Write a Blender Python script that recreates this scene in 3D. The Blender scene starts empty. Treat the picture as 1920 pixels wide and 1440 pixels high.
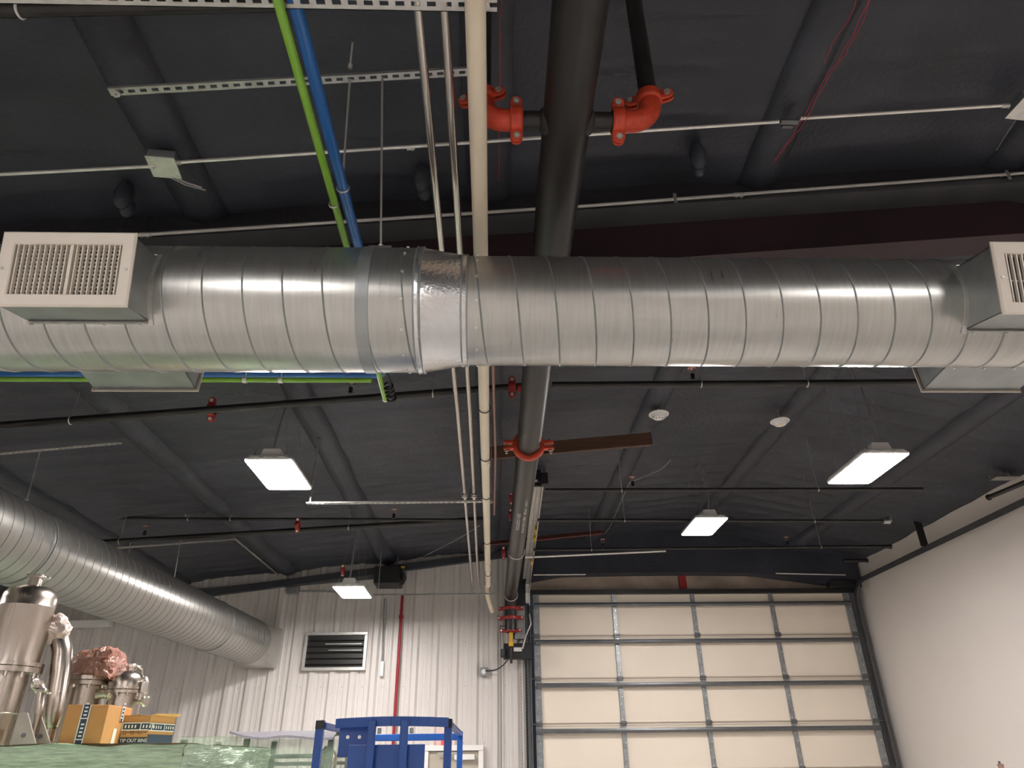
import bpy, math, random
from mathutils import Vector, Matrix
random.seed(7)
scene = bpy.context.scene
COL = scene.collection
V = Vector

# ------------------------------------------------------------------ camera
CAM_H = 1.73
FOC = 1298.97                       # focal length in pixels of a 1920 px wide frame
RX, RY, RZ = V((0.999609, -0.00257964, -0.02784234)), V((-0.02570266, -0.47685189, -0.87860779)), V((-0.01101019, 0.87897987, -0.47673174))
WORLD = Matrix((RX, RY, RZ))        # camera axes -> world axes
cd = bpy.data.cameras.new('camera')
cam = bpy.data.objects.new('camera', cd)
COL.objects.link(cam)
cam.matrix_world = Matrix.Translation((0, 0, CAM_H)) @ WORLD.to_4x4()
cd.sensor_width = 36.0
cd.lens = FOC / 1920 * 36
cd.clip_end = 200
scene.camera = cam

# ------------------------------------------------------------------ world, exposure
world = bpy.data.worlds.new('world'); scene.world = world; world.use_nodes = True
world.node_tree.nodes['Background'].inputs[0].default_value = (0.02, 0.022, 0.026, 1)
world.node_tree.nodes['Background'].inputs[1].default_value = 0.3
scene.view_settings.view_transform = 'Standard'
scene.view_settings.look = 'None'
scene.view_settings.exposure = 1.6
scene.view_settings.gamma = 1.0
scene.view_settings.use_curve_mapping = False
try:
    scene.cycles.use_denoising = True
    scene.cycles.max_bounces = 8
    scene.cycles.sample_clamp_indirect = 6.0
except Exception:
    pass
LAMP_W = 44.0                       # emission of the LED lenses

# ------------------------------------------------------------------ placing helpers
def ray(px, py): return WORLD @ V((px - 960, 720 - py, -FOC))
def PZ(px, py, z):
    r = ray(px, py); return r * ((z - CAM_H) / r.z) + V((0, 0, CAM_H))
def PY(px, py, y):
    r = ray(px, py); return r * (y / r.y) + V((0, 0, CAM_H))
def PX(px, py, x):
    r = ray(px, py); return r * (x / r.x) + V((0, 0, CAM_H))
RZ0, RS, XR, RS2 = 4.75, 0.0965, 3.3, 0.215
def roof(x): return RZ0 + RS * x if x < XR else RZ0 + RS * XR - RS2 * (x - XR)
def PR(px, py, dz=0.0):
    """point at a distance dz below the roof plane"""
    r = ray(px, py)
    t = (RZ0 - dz - CAM_H) / (r.z - RS * r.x)
    p = r * t
    if p.x > XR or t < 0:
        t = (RZ0 + (RS + RS2) * XR - dz - CAM_H) / (r.z + RS2 * r.x); p = r * t
    return p + V((0, 0, CAM_H))
YW = 11.3                           # front face of the far wall

# ------------------------------------------------------------------ materials
def mat(name, col, rough=0.5, metal=0.0, noise=0.0, nscale=8.0, bump=0.0, bscale=40.0, stretch=(1, 1, 1), emit=None, alpha=1.0, trans=0.0, coat=0.0, rnoise=0.0, spec=None):
    m = bpy.data.materials.new(name); m.use_nodes = True
    nt = m.node_tree; b = nt.nodes['Principled BSDF']
    b.inputs['Base Color'].default_value = (*col, 1)
    b.inputs['Roughness'].default_value = rough
    b.inputs['Metallic'].default_value = metal
    if spec is not None: b.inputs['Specular IOR Level'].default_value = spec
    if coat: b.inputs['Coat Weight'].default_value = coat
    if alpha < 1: b.inputs['Alpha'].default_value = alpha
    if trans: b.inputs['Transmission Weight'].default_value = trans
    tc = nt.nodes.new('ShaderNodeTexCoord'); mp = nt.nodes.new('ShaderNodeMapping')
    mp.inputs['Scale'].default_value = stretch
    nt.links.new(tc.outputs['Object'], mp.inputs['Vector'])
    n = nt.nodes.new('ShaderNodeTexNoise'); n.inputs['Scale'].default_value = nscale; n.inputs['Detail'].default_value = 6
    nt.links.new(mp.outputs[0], n.inputs['Vector'])
    k = nt.nodes.new('ShaderNodeValToRGB')
    k.color_ramp.elements[0].position = .3; k.color_ramp.elements[1].position = .7
    k.color_ramp.elements[0].color = (*[c * (1 - noise) for c in col], 1)
    k.color_ramp.elements[1].color = (*[min(1, c * (1 + noise)) for c in col], 1)
    nt.links.new(n.outputs['Fac'], k.inputs['Fac'])
    nt.links.new(k.outputs[0], b.inputs['Base Color'])
    if rnoise:
        mr = nt.nodes.new('ShaderNodeMapRange')
        mr.inputs['To Min'].default_value = max(.03, rough - rnoise); mr.inputs['To Max'].default_value = rough + rnoise
        nt.links.new(n.outputs['Fac'], mr.inputs['Value']); nt.links.new(mr.outputs[0], b.inputs['Roughness'])
    if bump:
        n2 = nt.nodes.new('ShaderNodeTexNoise'); n2.inputs['Scale'].default_value = bscale; n2.inputs['Detail'].default_value = 4
        nt.links.new(mp.outputs[0], n2.inputs['Vector'])
        bp = nt.nodes.new('ShaderNodeBump'); bp.inputs['Strength'].default_value = bump; bp.inputs['Distance'].default_value = 0.02
        nt.links.new(n2.outputs['Fac'], bp.inputs['Height']); nt.links.new(bp.outputs[0], b.inputs['Normal'])
    if emit:
        b.inputs['Emission Color'].default_value = (*emit[0], 1); b.inputs['Emission Strength'].default_value = emit[1]
    return m
M = dict(
    foam=mat('black_spray_foam', (.038, .041, .054), .5, 0, .3, 1.3, .35, 26, spec=.45),
    foam_dark=mat('dark_spray_foam', (.018, .018, .021), .6, 0, .3, 2, .5, 30),
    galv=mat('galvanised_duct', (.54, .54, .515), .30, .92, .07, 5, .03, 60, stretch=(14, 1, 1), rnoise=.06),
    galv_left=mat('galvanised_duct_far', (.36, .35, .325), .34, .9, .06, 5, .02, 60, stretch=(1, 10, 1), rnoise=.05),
    galv_bright=mat('bright_sheet_metal', (.74, .75, .76), .24, .95, .05, 30, .12, 70, rnoise=.05),
    galv_box=mat('galvanised_box', (.36, .38, .38), .42, .75, .12, 9, .05, 30, rnoise=.08),
    zinc=mat('zinc_strut', (.62, .61, .58), .38, .8, .1, 20),
    conduit=mat('steel_conduit', (.74, .72, .68), .3, .75, .06, 14),
    stainless=mat('stainless_tube', (.66, .61, .56), .22, .95, .05, 8),
    stain_dark=mat('stainless_vessel', (.50, .44, .39), .27, 1, .16, 9, .02, 80, stretch=(1, 1, .02), rnoise=.08),
    white_paint=mat('register_white', (.74, .68, .60), .45, 0, .03, 5),
    white_metal=mat('fixture_white', (.8, .78, .76), .4, 0, .02, 5),
    pvc=mat('cream_pipe', (.78, .68, .53), .45, 0, .06, 9, stretch=(1, .3, 1)),
    black_pipe=mat('black_steel_pipe', (.026, .024, .022), .36, .25, .35, 6, .05, 50, stretch=(1, .2, 1), rnoise=.1),
    black=mat('black_metal', (.014, .014, .015), .45),
    blackgloss=mat('black_rubber', (.01, .01, .01), .35),
    red=mat('red_coupling', (.55, .055, .022), .42, 0, .18, 30, .1, 90),
    darkred=mat('dark_red_coupling', (.33, .022, .02), .42, 0, .15, 30),
    bolt=mat('zinc_bolt', (.75, .73, .68), .3, .8),
    green=mat('green_pipe', (.22, .48, .045), .3, 0, .05, 10, coat=.3),
    blue=mat('blue_pipe', (.022, .15, .47), .3, 0, .05, 10, coat=.3),
    redwire=mat('red_cable', (.55, .02, .04), .45),
    redpipe=mat('red_sprinkler_drop', (.30, .010, .018), .4),
    copper=mat('copper_tube', (.50, .30, .25), .35, .8, .15, 12),
    wood=mat('brown_timber', (.10, .048, .026), .6, 0, .35, 6, .2, 30, stretch=(.3, 5, 5)),
    wall=mat('white_ribbed_steel', (.64, .60, .57), .38, 0, .03, 1.2, spec=.5),
    drywall=mat('painted_drywall', (.76, .70, .65), .62, 0, .03, .6),
    kraft=mat('insulation_facing', (.42, .34, .28), .55, 0, .3, 2.2, .35, 6),
    door=mat('insulated_door_cream', (.86, .76, .64), .5, 0, .03, 1.2),
    door_groove=mat('door_joint', (.40, .33, .28), .6),
    strut_dark=mat('dark_steel_strut', (.15, .155, .16), .4, .6, .1, 10),
    stile=mat('galvanised_stile', (.30, .32, .33), .42, .7, .2, 14),
    concrete=mat('concrete_floor', (.52, .49, .46), .4, 0, .12, 1.3),
    sprayed=mat('oversprayed_steel', (.055, .056, .060), .5, 0, .2, 4),
    plate=mat('matt_steel_plate', (.42, .37, .33), .45, .4, .08, 6),
    rust=mat('rusty_steel', (.12, .035, .022), .6, 0, .3, 8),
    beam=mat('primer_red_beam', (.026, .010, .014), .6, 0, .35, 2.5, .1, 20),
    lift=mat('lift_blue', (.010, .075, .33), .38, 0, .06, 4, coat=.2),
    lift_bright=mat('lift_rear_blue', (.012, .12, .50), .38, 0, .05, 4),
    card=mat('cardboard', (.52, .25, .085), .7, 0, .06, 12),
    navy=mat('navy_print', (.03, .045, .075), .6),
    white=mat('white_print', (.85, .84, .80), .5),
    foamsheet=mat('grey_foam_sheet', (.20, .19, .215), .8, 0, .12, 40, .3, 60),
    yellow=mat('yellow_label', (.70, .42, .02), .5),
    redlamp=mat('red_alarm_lens', (.75, .03, .03), .3, emit=((1, .05, .05), .5)),
    doorpaint=mat('taupe_door', (.45, .40, .33), .5),
    lens=mat('led_lens', (1, 1, 1), .5, emit=((1.0, .955, .93), LAMP_W)),
    cable=mat('flex_conduit', (.45, .43, .42), .4, .6),
    glass_dark=mat('dark_louver', (.012, .011, .010), .4),
)
def film(name, col, alpha, scale=18, stretch=(1, 1, 8)):
    m = mat(name, col, .18, 0, .25, 9, .9, scale, stretch=stretch, alpha=alpha, spec=.9)
    return m
M['film_green'] = film('green_stretch_film', (.60, .84, .56), .93, 14)
M['film_clear'] = film('thin_green_film', (.52, .70, .48), .30)
M['film_pink'] = film('pink_stretch_film', (.27, .12, .085), .95, 40, (1, 1, 1))
M['film_white'] = film('clear_bag', (.62, .52, .47), .85, 30, (1, 1, 1))

# ------------------------------------------------------------------ mesh builder
class MB:
    def __init__(s): s.v = []; s.f = []; s.m = []
    def mark(s): s.m.append((len(s.v), len(s.f))); return s      # what was added since the last mark is one piece
    def add(s, vs, fs):
        o = len(s.v); s.v += [V(v) for v in vs]; s.f += [tuple(i + o for i in f) for f in fs]; return s
    def box(s, c, d, rot=None):
        x, y, z = [a / 2 for a in d]; c = V(c)
        vs = [V((i * x, j * y, k * z)) for i in (-1, 1) for j in (-1, 1) for k in (-1, 1)]
        if rot is not None: vs = [rot @ v for v in vs]
        return s.add([v + c for v in vs], [(0, 1, 3, 2), (4, 6, 7, 5), (0, 4, 5, 1), (2, 3, 7, 6), (0, 2, 6, 4), (1, 5, 7, 3)])
    def bar(s, a, b, w, h, up=V((0, 0, 1))):
        a, b = V(a), V(b); d = (b - a); L = d.length; d.normalize()
        sd = d.cross(up)
        if sd.length < 1e-4: sd = d.cross(V((0, 1, 0)))
        sd.normalize(); u = sd.cross(d)
        return s.box((a + b) / 2, (w, L, h), Matrix((sd, d, u)).transposed())
    def tube(s, pts, r, n=12, caps=True, closed=False):
        pts = [V(p) for p in pts]
        rs = r if isinstance(r, (list, tuple)) else [r] * len(pts)
        N = len(pts); o = len(s.v); prev = None
        for i, p in enumerate(pts):
            if closed: t = (pts[(i + 1) % N] - pts[i - 1]).normalized()
            elif i == 0: t = (pts[1] - p).normalized()
            elif i == N - 1: t = (p - pts[-2]).normalized()
            else: t = ((pts[i + 1] - p).normalized() + (p - pts[i - 1]).normalized()).normalized()
            if prev is None:
                a = t.cross(V((0, 0, 1)))
                if a.length < .05: a = t.cross(V((1, 0, 0)))
            else: a = prev - t * prev.dot(t)
            a.normalize(); prev = a; b = t.cross(a)
            for k in range(n):
                an = 2 * math.pi * k / n
                s.v.append(p + (a * math.cos(an) + b * math.sin(an)) * rs[i])
        for i in range(N if closed else N - 1):
            for k in range(n):
                j = (i + 1) % N
                s.f.append((o + i * n + k, o + i * n + (k + 1) % n, o + j * n + (k + 1) % n, o + j * n + k))
        if caps and not closed:
            s.f.append(tuple(o + k for k in range(n))[::-1]); s.f.append(tuple(o + (N - 1) * n + k for k in range(n)))
        return s
    def cyl(s, a, b, r, n=16, r2=None): return s.tube([a, b], [r, r if r2 is None else r2], n)
    def lathe(s, c, prof, axis=V((0, 0, 1)), n=32):
        c = V(c); axis = V(axis).normalized()
        pts = [c + axis * h for r, h in prof]
        a = axis.cross(V((0, 1, 0)))
        if a.length < .1: a = axis.cross(V((1, 0, 0)))
        a.normalize(); b = axis.cross(a); o = len(s.v)
        for (r, h), p in zip(prof, pts):
            for k in range(n):
                an = 2 * math.pi * k / n; s.v.append(p + (a * math.cos(an) + b * math.sin(an)) * max(r, 1e-4))
        for i in range(len(prof) - 1):
            for k in range(n): s.f.append((o + i * n + k, o + i * n + (k + 1) % n, o + (i + 1) * n + (k + 1) % n, o + (i + 1) * n + k))
        s.f.append(tuple(o + k for k in range(n))[::-1]); s.f.append(tuple(o + (len(prof) - 1) * n + k for k in range(n)))
        return s
    def prism(s, poly, ext):
        poly = [V(p) for p in poly]; ext = V(ext); n = len(poly)
        return s.add(poly + [p + ext for p in poly], [tuple(range(n))[::-1], tuple(range(n, 2 * n))] + [(i, (i + 1) % n, n + (i + 1) % n, n + i) for i in range(n)])
    def ball(s, c, r, n=10, sz=1.0):
        prof = [(r * math.sin(math.pi * i / n), -r * sz * math.cos(math.pi * i / n)) for i in range(n + 1)]
        return s.lathe(c, prof, n=max(8, n))
    def ringbox(s, c, u, w, U, W, u2, w2, ext):
        """rectangular ring in the plane (u,w): outer half sizes U,W, inner u2,w2, extruded by ext"""
        c = V(c)
        for a0, a1, b0, b1 in ((-U, U, w2, W), (-U, U, -W, -w2), (-U, -u2, -w2, w2), (u2, U, -w2, w2)):
            s.prism([c + u * a0 + w * b0, c + u * a1 + w * b0, c + u * a1 + w * b1, c + u * a0 + w * b1], ext)
        return s
    def build(s, name, material, parent=None, origin=None, bevel=0.0, sharp=35, label=None):
        if s.m:
            v0 = f0 = 0; first = None
            for v1, f1 in s.m:
                q = MB(); q.v = s.v[v0:v1]; q.f = [tuple(i - v0 for i in f) for f in s.f[f0:f1]]
                o = q.build(name, material, parent, origin, bevel, sharp, label); first = first or o
                v0, f0 = v1, f1
            return first
        if parent is not None: og = V(parent['_og']) if '_og' in parent else V((0, 0, 0))
        elif origin is not None: og = V(origin)
        else:
            og = sum(s.v, V((0, 0, 0))) / len(s.v); og.z = min(v.z for v in s.v)
        me = bpy.data.meshes.new(name)
        me.from_pydata([v - og for v in s.v], [], s.f); me.update()
        me.polygons.foreach_set('use_smooth', [True] * len(me.polygons))
        try: me.set_sharp_from_angle(angle=math.radians(sharp))
        except Exception: pass
        me.materials.append(M[material] if isinstance(material, str) else material)
        o = bpy.data.objects.new(name, me); COL.objects.link(o)
        if parent is not None: o.parent = parent
        else: o.location = og
        o['_og'] = tuple(og)
        if bevel:
            b = o.modifiers.new('bevel', 'BEVEL'); b.width = bevel; b.segments = 2; b.limit_method = 'ANGLE'
        if label: o['label'] = label
        ALL.append(o)
        return o
ALL = []
def thing(name, label, cat, loc, group=None):
    o = bpy.data.objects.new(name, None); COL.objects.link(o); o.location = V(loc); o['_og'] = tuple(loc)
    o.empty_display_size = .1
    o['label'] = label; o['category'] = cat
    if group: o['group'] = group
    ALL.append(o); return o
def tag(o, label, cat, group=None):
    o['label'] = label; o['category'] = cat
    if group: o['group'] = group
    return o
def struct(o): o['kind'] = 'structure'; return o
def dup(root, offset, label=None, group=None):
    def rec(o, par):
        c = o.copy(); COL.objects.link(c); ALL.append(c)
        if par is not None: c.parent = par
        for ch in [x for x in list(COL.objects) if x.parent == o]: rec(ch, c)
        return c
    kids = rec(root, None); kids.location = root.location + V(offset)
    if label: kids['label'] = label
    if group: kids['group'] = group
    return kids
def text_mesh(txt, size, material, name, parent, mtx, extrude=.001):
    cu = bpy.data.curves.new(name, 'FONT'); cu.body = txt; cu.size = size; cu.extrude = extrude
    cu.align_x = 'CENTER'; cu.align_y = 'CENTER'
    t = bpy.data.objects.new('tmp', cu); COL.objects.link(t)
    dg = bpy.context.evaluated_depsgraph_get(); me = bpy.data.meshes.new_from_object(t.evaluated_get(dg))
    bpy.data.objects.remove(t)
    og = V(parent['_og'])
    me.transform(Matrix.Translation(-og) @ mtx)
    me.materials.clear(); me.materials.append(M[material])
    o = bpy.data.objects.new(name, me); COL.objects.link(o); o.parent = parent; ALL.append(o)
    return o

# ================================================================== THE SHELL
XL, XW, YB = -9.0, 5.92, -14.0       # left wall, right wall, back wall
struct(MB().box(((XL + XW) / 2, (YW + YB) / 2, -.1), (XW - XL + .4, YW - YB + .6, .2)).build('floor', 'concrete'))
# ceiling: foam-sprayed roof deck with its rib ripples
def purlin_x(): return [-8.05, -6.45, -4.85, -3.25, -1.68, -.03, 1.62, 3.25, 4.85]
cb = MB(); ys = []; y = YB
while y < YW + .2: ys.append(y); y += .045 if y > 1.0 else .5
xs = [XL + .15 * i for i in range(int((XW - XL) / .15) + 2)]; xs[-1] = XW + .1
px_ = purlin_x()
from mathutils import noise as mn
for yy in ys:
    for xx in xs:
        dp = min(abs(xx - p) for p in px_)
        fade = min(1, max(0, (dp - .12) / .35)) * min(1, max(0, (XW - xx) / .7))
        w = mn.noise(V((xx * .35, yy * .5, 3)))
        rip = .5 - .5 * math.cos(2 * math.pi * (yy + .05 * mn.noise(V((xx * .8, yy * .3, 0)))) / .305)
        z = roof(xx) - .040 * fade * (rip ** 3) * (.6 + .8 * w) - .018 * mn.noise(V((xx * 1.7, yy * 2.3, 9))) - .035 * (1 - fade)
        cb.v.append(V((xx, yy, z)))
nx = len(xs)
for j in range(len(ys) - 1):
    for i in range(nx - 1): cb.f.append((j * nx + i, j * nx + i + 1, (j + 1) * nx + i + 1, (j + 1) * nx + i))
struct(cb.build('ceiling', 'foam', sharp=180))
# purlins sprayed over with foam, running away from the camera
for i, x in enumerate(px_):
    pb = MB(); n = 9; prof = []
    for k in range(n):
        a = math.pi * k / (n - 1)
        prof.append((math.cos(a) * (.075 + .07 * abs(math.cos(a)) ** 4), -.10 * math.sin(a) ** .5 if 0 < k < n - 1 else .04))
    o = 0; yy = YB
    rows = 0
    while yy <= YW - .02:
        for (dx, dz) in prof:
            pb.v.append(V((x + dx * (1 + .18 * mn.noise(V((yy * 1.3, x, dx * 4)))), yy, roof(x) + dz * (1 + .16 * mn.noise(V((yy * 1.7, x + 5, 0)))))))
        rows += 1; yy += .15
    for j in range(rows - 1):
        for k in range(n - 1): pb.f.append((j * n + k, j * n + k + 1, (j + 1) * n + k + 1, (j + 1) * n + k))
    pb.f.append(tuple(range(n))); pb.f.append(tuple((rows - 1) * n + k for k in range(n))[::-1])
    struct(pb.build('trim_%d' % (i + 1), 'foam', sharp=60))
# far wall of ribbed steel sheet; the part over the overhead door is faced with insulation
def ribbed(x0, x1, z0f, z1f, name, yw=YW, d=.040, phase=-.26, material='wall'):
    w = MB(); P = .305; pl = []
    k = math.floor((x0 - phase) / P) - 1
    while phase + k * P < x1 + P:
        c = phase + k * P
        for dx, dy in ((-.066, 0), (-.032, d), (.032, d), (.066, 0), (.095, 0), (.105, .006), (.125, .006), (.135, 0), (.175, 0), (.185, .006), (.205, .006), (.215, 0)):
            pl.append((c + dx, yw - dy))
        k += 1
    pl = [p for p in pl if x0 <= p[0] <= x1]
    pl = [(x0, yw)] + pl + [(x1, yw)]
    for x, yy in pl: w.v += [V((x, yy, z0f)), V((x, yy, z1f(x)))]
    n = len(pl)
    for i in range(n - 1): w.f.append((2 * i, 2 * i + 2, 2 * i + 3, 2 * i + 1))
    o = len(w.v)
    for x, yy in (pl[0], pl[-1]): w.v += [V((x, yw + .15, z0f)), V((x, yw + .15, z1f(x)))]
    w.f += [(o, o + 1, o + 3, o + 2)]
    return struct(w.build(name, material, sharp=20))
wf = ribbed(XL, .50, 0, lambda x: roof(x) + .02, 'wall_far')
MB().box(((.5 + XW) / 2, YW + .06, 4.62), (XW - .5, .1, 1.1)).build('insulation_facing', 'kraft', wf)
sc = MB()                            # screws of the sheet in level rows
for z in (2.71, 3.33, 1.95):
    for k in range(-29, 2):
        x = -.105 + k * .305
        if z > 3 and -3 < x < -1.8: continue
        sc.cyl((x, YW - .008, z), (x, YW + .01, z), .007, 8)
sc.build('screw_heads', 'stile', wf)
struct(MB().box((XW + .1, (YW + YB) / 2, 2.6), (.2, YW - YB + .6, 5.2)).build('wall_right', 'drywall'))
struct(MB().box((XL - .1, (YW + YB) / 2, 2.3), (.2, YW - YB + .6, 4.6)).build('wall_left', 'wall'))
struct(MB().box(((XL + XW) / 2, YB - .1, 2.6), (XW - XL, .2, 5.2)).build('wall_back', 'wall'))
# foam-covered eave member across the top of the door bay, hanging over the facing
eb = MB(); N = 40
top = [(.45 + (XW - .5) * i / N) for i in range(N + 1)]
for x in top:
    u = (x - .45) / (5.3)
    zb = PY(1003 + 587 * u, 1078 - 5 * math.sin(math.pi * min(1, max(0, u))) + (20 * max(0, u - .7) / .3) + 12 * max(0, .12 - u) / .12, YW - .25).z
    for (yy, z) in ((YW - .22, roof(x) - .0), (YW - .25, zb), (YW - .05, zb - .01), (YW - .02, roof(x))): eb.v.append(V((x, yy, z)))
for i in range(N):
    for k in range(3): eb.f.append((4 * i + k, 4 * i + k + 1, 4 * i + 4 + k + 1, 4 * i + 4 + k))
struct(eb.build('trim_10', 'foam', sharp=60))
# dark eave channel and white angle along the top of the ribbed wall
struct(MB().bar((-5.4, YW - .1, roof(-5.4) - .28), (.45, YW - .1, roof(.45) - .10), .10, .10).build('trim_11', 'foam'))
struct(MB().bar(PY(330, 1113, YW - .10), PY(705, 1080, YW - .10), .05, .09).build('trim_12', 'strut_dark'))
# corner post and black header over the door
struct(MB().box((3.17, YW - .09, 4.055), (5.35, .08, .065)).build('trim_13', 'black'))
p_ = PY(1281, 1095, YW - .05)
struct(MB().box((p_.x, YW - .03, 4.2), (.11, .06, .26)).build('trim_14', 'darkred'))

# ================================================================== OVERHEAD DOOR
YD = YW - .03
dr = bpy.data.objects.new('door_1', None); COL.objects.link(dr); dr.location = (3.175, YD, 0); dr['_og'] = (3.175, YD, 0); dr['kind'] = 'structure'
ALL.append(dr)
JZ = [4.035, 3.40, 2.79, 2.18, 1.575, .965, .355, 0.0]
DX = [.69, 1.925, 3.18, 4.44, 5.665]
for i in range(7):
    z1, z0 = JZ[i], JZ[i + 1]
    b = MB().box((3.175, YD, (z0 + z1) / 2), (5.06, .05, z1 - z0 - .012))
    b.box((3.175, YD - .028, z0 + .02), (5.06, .012, .014)); b.box((3.175, YD - .028, z1 - .02), (5.06, .012, .014))
    pn = b.build('door_panel', 'door', dr, bevel=.004)
    MB().box((3.175, YD - .012, z0), (5.06, .03, .012)).build('joint_seal', 'door_groove', pn)
    for k, x in enumerate(DX):
        w = .10 if k in (0, 4) else .068
        st = MB().box((x, YD - .040, (z0 + z1) / 2), (w, .028, z1 - z0 - .01))
        so = st.build('stile', 'stile', dr, bevel=.003)
        hs = MB()
        nh = 6
        for q in range(nh):
            zz = z0 + (q + .5) * (z1 - z0) / nh
            hs.cyl((x + (.012 if q % 2 else -.012), YD - .058, zz), (x + (.012 if q % 2 else -.012), YD - .05, zz), .006 if q % 3 else .009, 8)
        hs.build('rivet', 'bolt', so)
    if 0 < i:
        for x in DX:
            MB().box((x, YD - .065, z1), (.085, .03, .055)).cyl((x - .05, YD - .075, z1), (x + .05, YD - .075, z1), .010, 8).build('hinge', 'strut_dark', dr, bevel=.003)
for z in (3.855, 3.305, 2.695, 2.085, 1.475, .865, .26):
    MB().prism([(.66, YD - .06, z - .022), (.66, YD - .115, z - .032), (.66, YD - .125, z), (.66, YD - .115, z + .032), (.66, YD - .06, z + .022)], (5.03, 0, 0)).build('strut_bar', 'strut_dark', dr, bevel=.004)
# tracks
def track(x, label, sgn, near, far_z):
    t = thing('door_track', label, 'door track', (x, YW - .1, 0))
    b = MB().bar((x, YW - .13, 0), (x, YW - .13, 3.85), .012, .075).bar((x + sgn * .03, YW - .10, 0), (x + sgn * .03, YW - .10, 3.85), .055, .012)
    b.bar((x + sgn * .05, YW - .05, 0), (x + sgn * .05, YW - .05, 3.95), .012, .10)
    b.build('vertical_track', 'strut_dark', t)
    pts = [V((x, YW - .13, 3.85)), V((x, YW - .17, 4.0)), V((x, YW - .3, 4.11)), V((x, YW - .5, 4.15)), V(near)]
    c = MB()
    for a, b2 in zip(pts[:-1], pts[1:]): c.bar(a, b2, .012, .075); c.bar(a + V((sgn * .03, 0, .035)), b2 + V((sgn * .03, 0, .035)), .06, .01)
    c.build('horizontal_track', 'zinc' if sgn < 0 else 'strut_dark', t)
    rb = MB()
    for z in JZ[1:-1]: rb.cyl((x - sgn * .08, YW - .11, z), (x + sgn * .015, YW - .11, z), .01, 8).cyl((x - sgn * .005, YW - .11, z), (x + sgn * .02, YW - .11, z), .028, 12).mark()
    rb.build('roller', 'strut_dark', t)
    return t, pts
tl, lp = track(.585, 'left steel track of the overhead door with yellow stickers, rising along the black pipe', -1, PX(1018, 908, .60), 4.4)
for f0, f1 in ((.22, .27), (.48, .53), (.56, .61)):
    a, b = lp[3].lerp(lp[4], f0), lp[3].lerp(lp[4], f1)
    MB().bar(a - V((.012, 0, 0)), b - V((.012, 0, 0)), .03, .07).build('sticker', 'yellow', tl, label='yellow sticker')
MB().bar(lp[3] + V((-.09, 0, .03)), lp[4] + V((-.09, -.05, .04)), .05, .012).build('angle_brace', 'zinc', tl)
hp = lp[4]
MB().box(hp + V((.02, 0, .06)), (.08, .10, .14)).box(hp + V((-.08, .02, .13)), (.12, .04, .30)).build('end_bracket', 'black', tl, bevel=.004)
MB().bar(hp + V((.02, 0, .05)), (hp.x + .02, hp.y, roof(hp.x)), .03, .03).build('hanger', 'strut_dark', tl)
tr, rp = track(5.78, 'right steel track of the overhead door running back along the white wall', 1, (5.80, 3.0, 4.13), 4.2)
for y in (9.0, 6.3):
    MB().bar((5.76, y, 4.17), (5.76, y, roof(5.76)), .10, .012).bar((5.78, y + .02, 4.17), (5.78, y + .02, roof(5.76)), .04, .008).build('hanger', 'black', tr)
MB().box((5.55, YW - .22, 4.13), (.42, .12, .10)).build('end_bracket', 'black', tr, bevel=.005)
# chain hoist loop left of the door
ch = MB()
for xo in (-.035, .035):
    z = 3.35; i = 0
    while z > .9:
        a = 0 if i % 2 else math.pi / 2
        ch.tube([V((.47 + xo + .008 * math.cos(t) * math.cos(a), YW - .12 + .008 * math.cos(t) * math.sin(a), z + .014 * math.sin(t))) for t in [k * math.pi / 3 for k in range(6)]], .0026, 4, closed=True)
        z -= .023; i += 1
    ch.mark()
hc = thing('hoist_chain', 'thin steel hoist chain hanging beside the overhead door left edge', 'chain', (.47, YW - .12, .9))
ch.build('chain_run', 'strut_dark', hc)

# ================================================================== PERSONNEL DOOR, FAR WALL FITTINGS
a, b = PY(796, 1398, YW - .04), PY(906, 1397, YW - .04)
d2 = bpy.data.objects.new('door_2', None); COL.objects.link(d2); d2.location = ((a.x + b.x) / 2, YW - .04, 0); d2['_og'] = tuple(d2.location); d2['kind'] = 'structure'; ALL.append(d2)
cx, zt = (a.x + b.x) / 2, a.z
W2 = (b.x - a.x) / 2
MB().box((cx, YW - .04, zt / 2 - .04), (2 * W2 - .1, .04, zt - .08)).build('door_leaf', 'doorpaint', d2)
fr = MB()
for sx in (-1, 1): fr.box((cx + sx * (W2 - .03), YW - .06, (zt - .072) / 2), (.07, .088, zt - .074)).mark()
fr.box((cx, YW - .06, zt - .035), (2 * W2 + .01, .09, .07)).mark()
fr.build('door_frame', 'white_metal', d2, bevel=.004)
q0, q1 = PY(852, 1415, YW - .1), PY(890, 1424, YW - .1)
MB().box(((q0.x + q1.x) / 2, YW - .1, (q0.z + q1.z) / 2), (q1.x - q0.x, .06, .07)).build('door_closer', 'white_metal', d2, bevel=.006)
MB().box((q0.x - .1, YW - .13, q0.z + .02), (.28, .02, .02)).build('closer_arm', 'zinc', d2)

# louvred opening
a, b = PY(574, 1186, YW - .05), PY(685, 1257, YW - .05)
c = (a + b) / 2; w, h = (b.x - a.x) / 2, (a.z - b.z) / 2
lv = thing('wall_louver', 'dark rectangular louvred vent in a steel frame on the ribbed wall', 'vent', (c.x, YW, c.z - h))
X1, Z1 = V((1, 0, 0)), V((0, 0, 1))
MB().ringbox((c.x, YW - .095, c.z), X1, Z1, w, h, w - .045, h - .045, (0, .095, 0)).build('frame', 'zinc', lv, bevel=.004)
MB().box((c.x, YW - .05, c.z), (2 * w - .09, .01, 2 * h - .09)).build('back_plate', 'glass_dark', lv)
bl = MB()
for k in range(5):
    z = c.z - h + .08 + k * (2 * h - .12) / 5
    bl.box((c.x, YW - .066, z), (2 * w - .1, .006, .03), Matrix.Rotation(math.radians(50), 3, 'X'))
bl.build('slats', 'glass_dark', lv)
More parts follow.
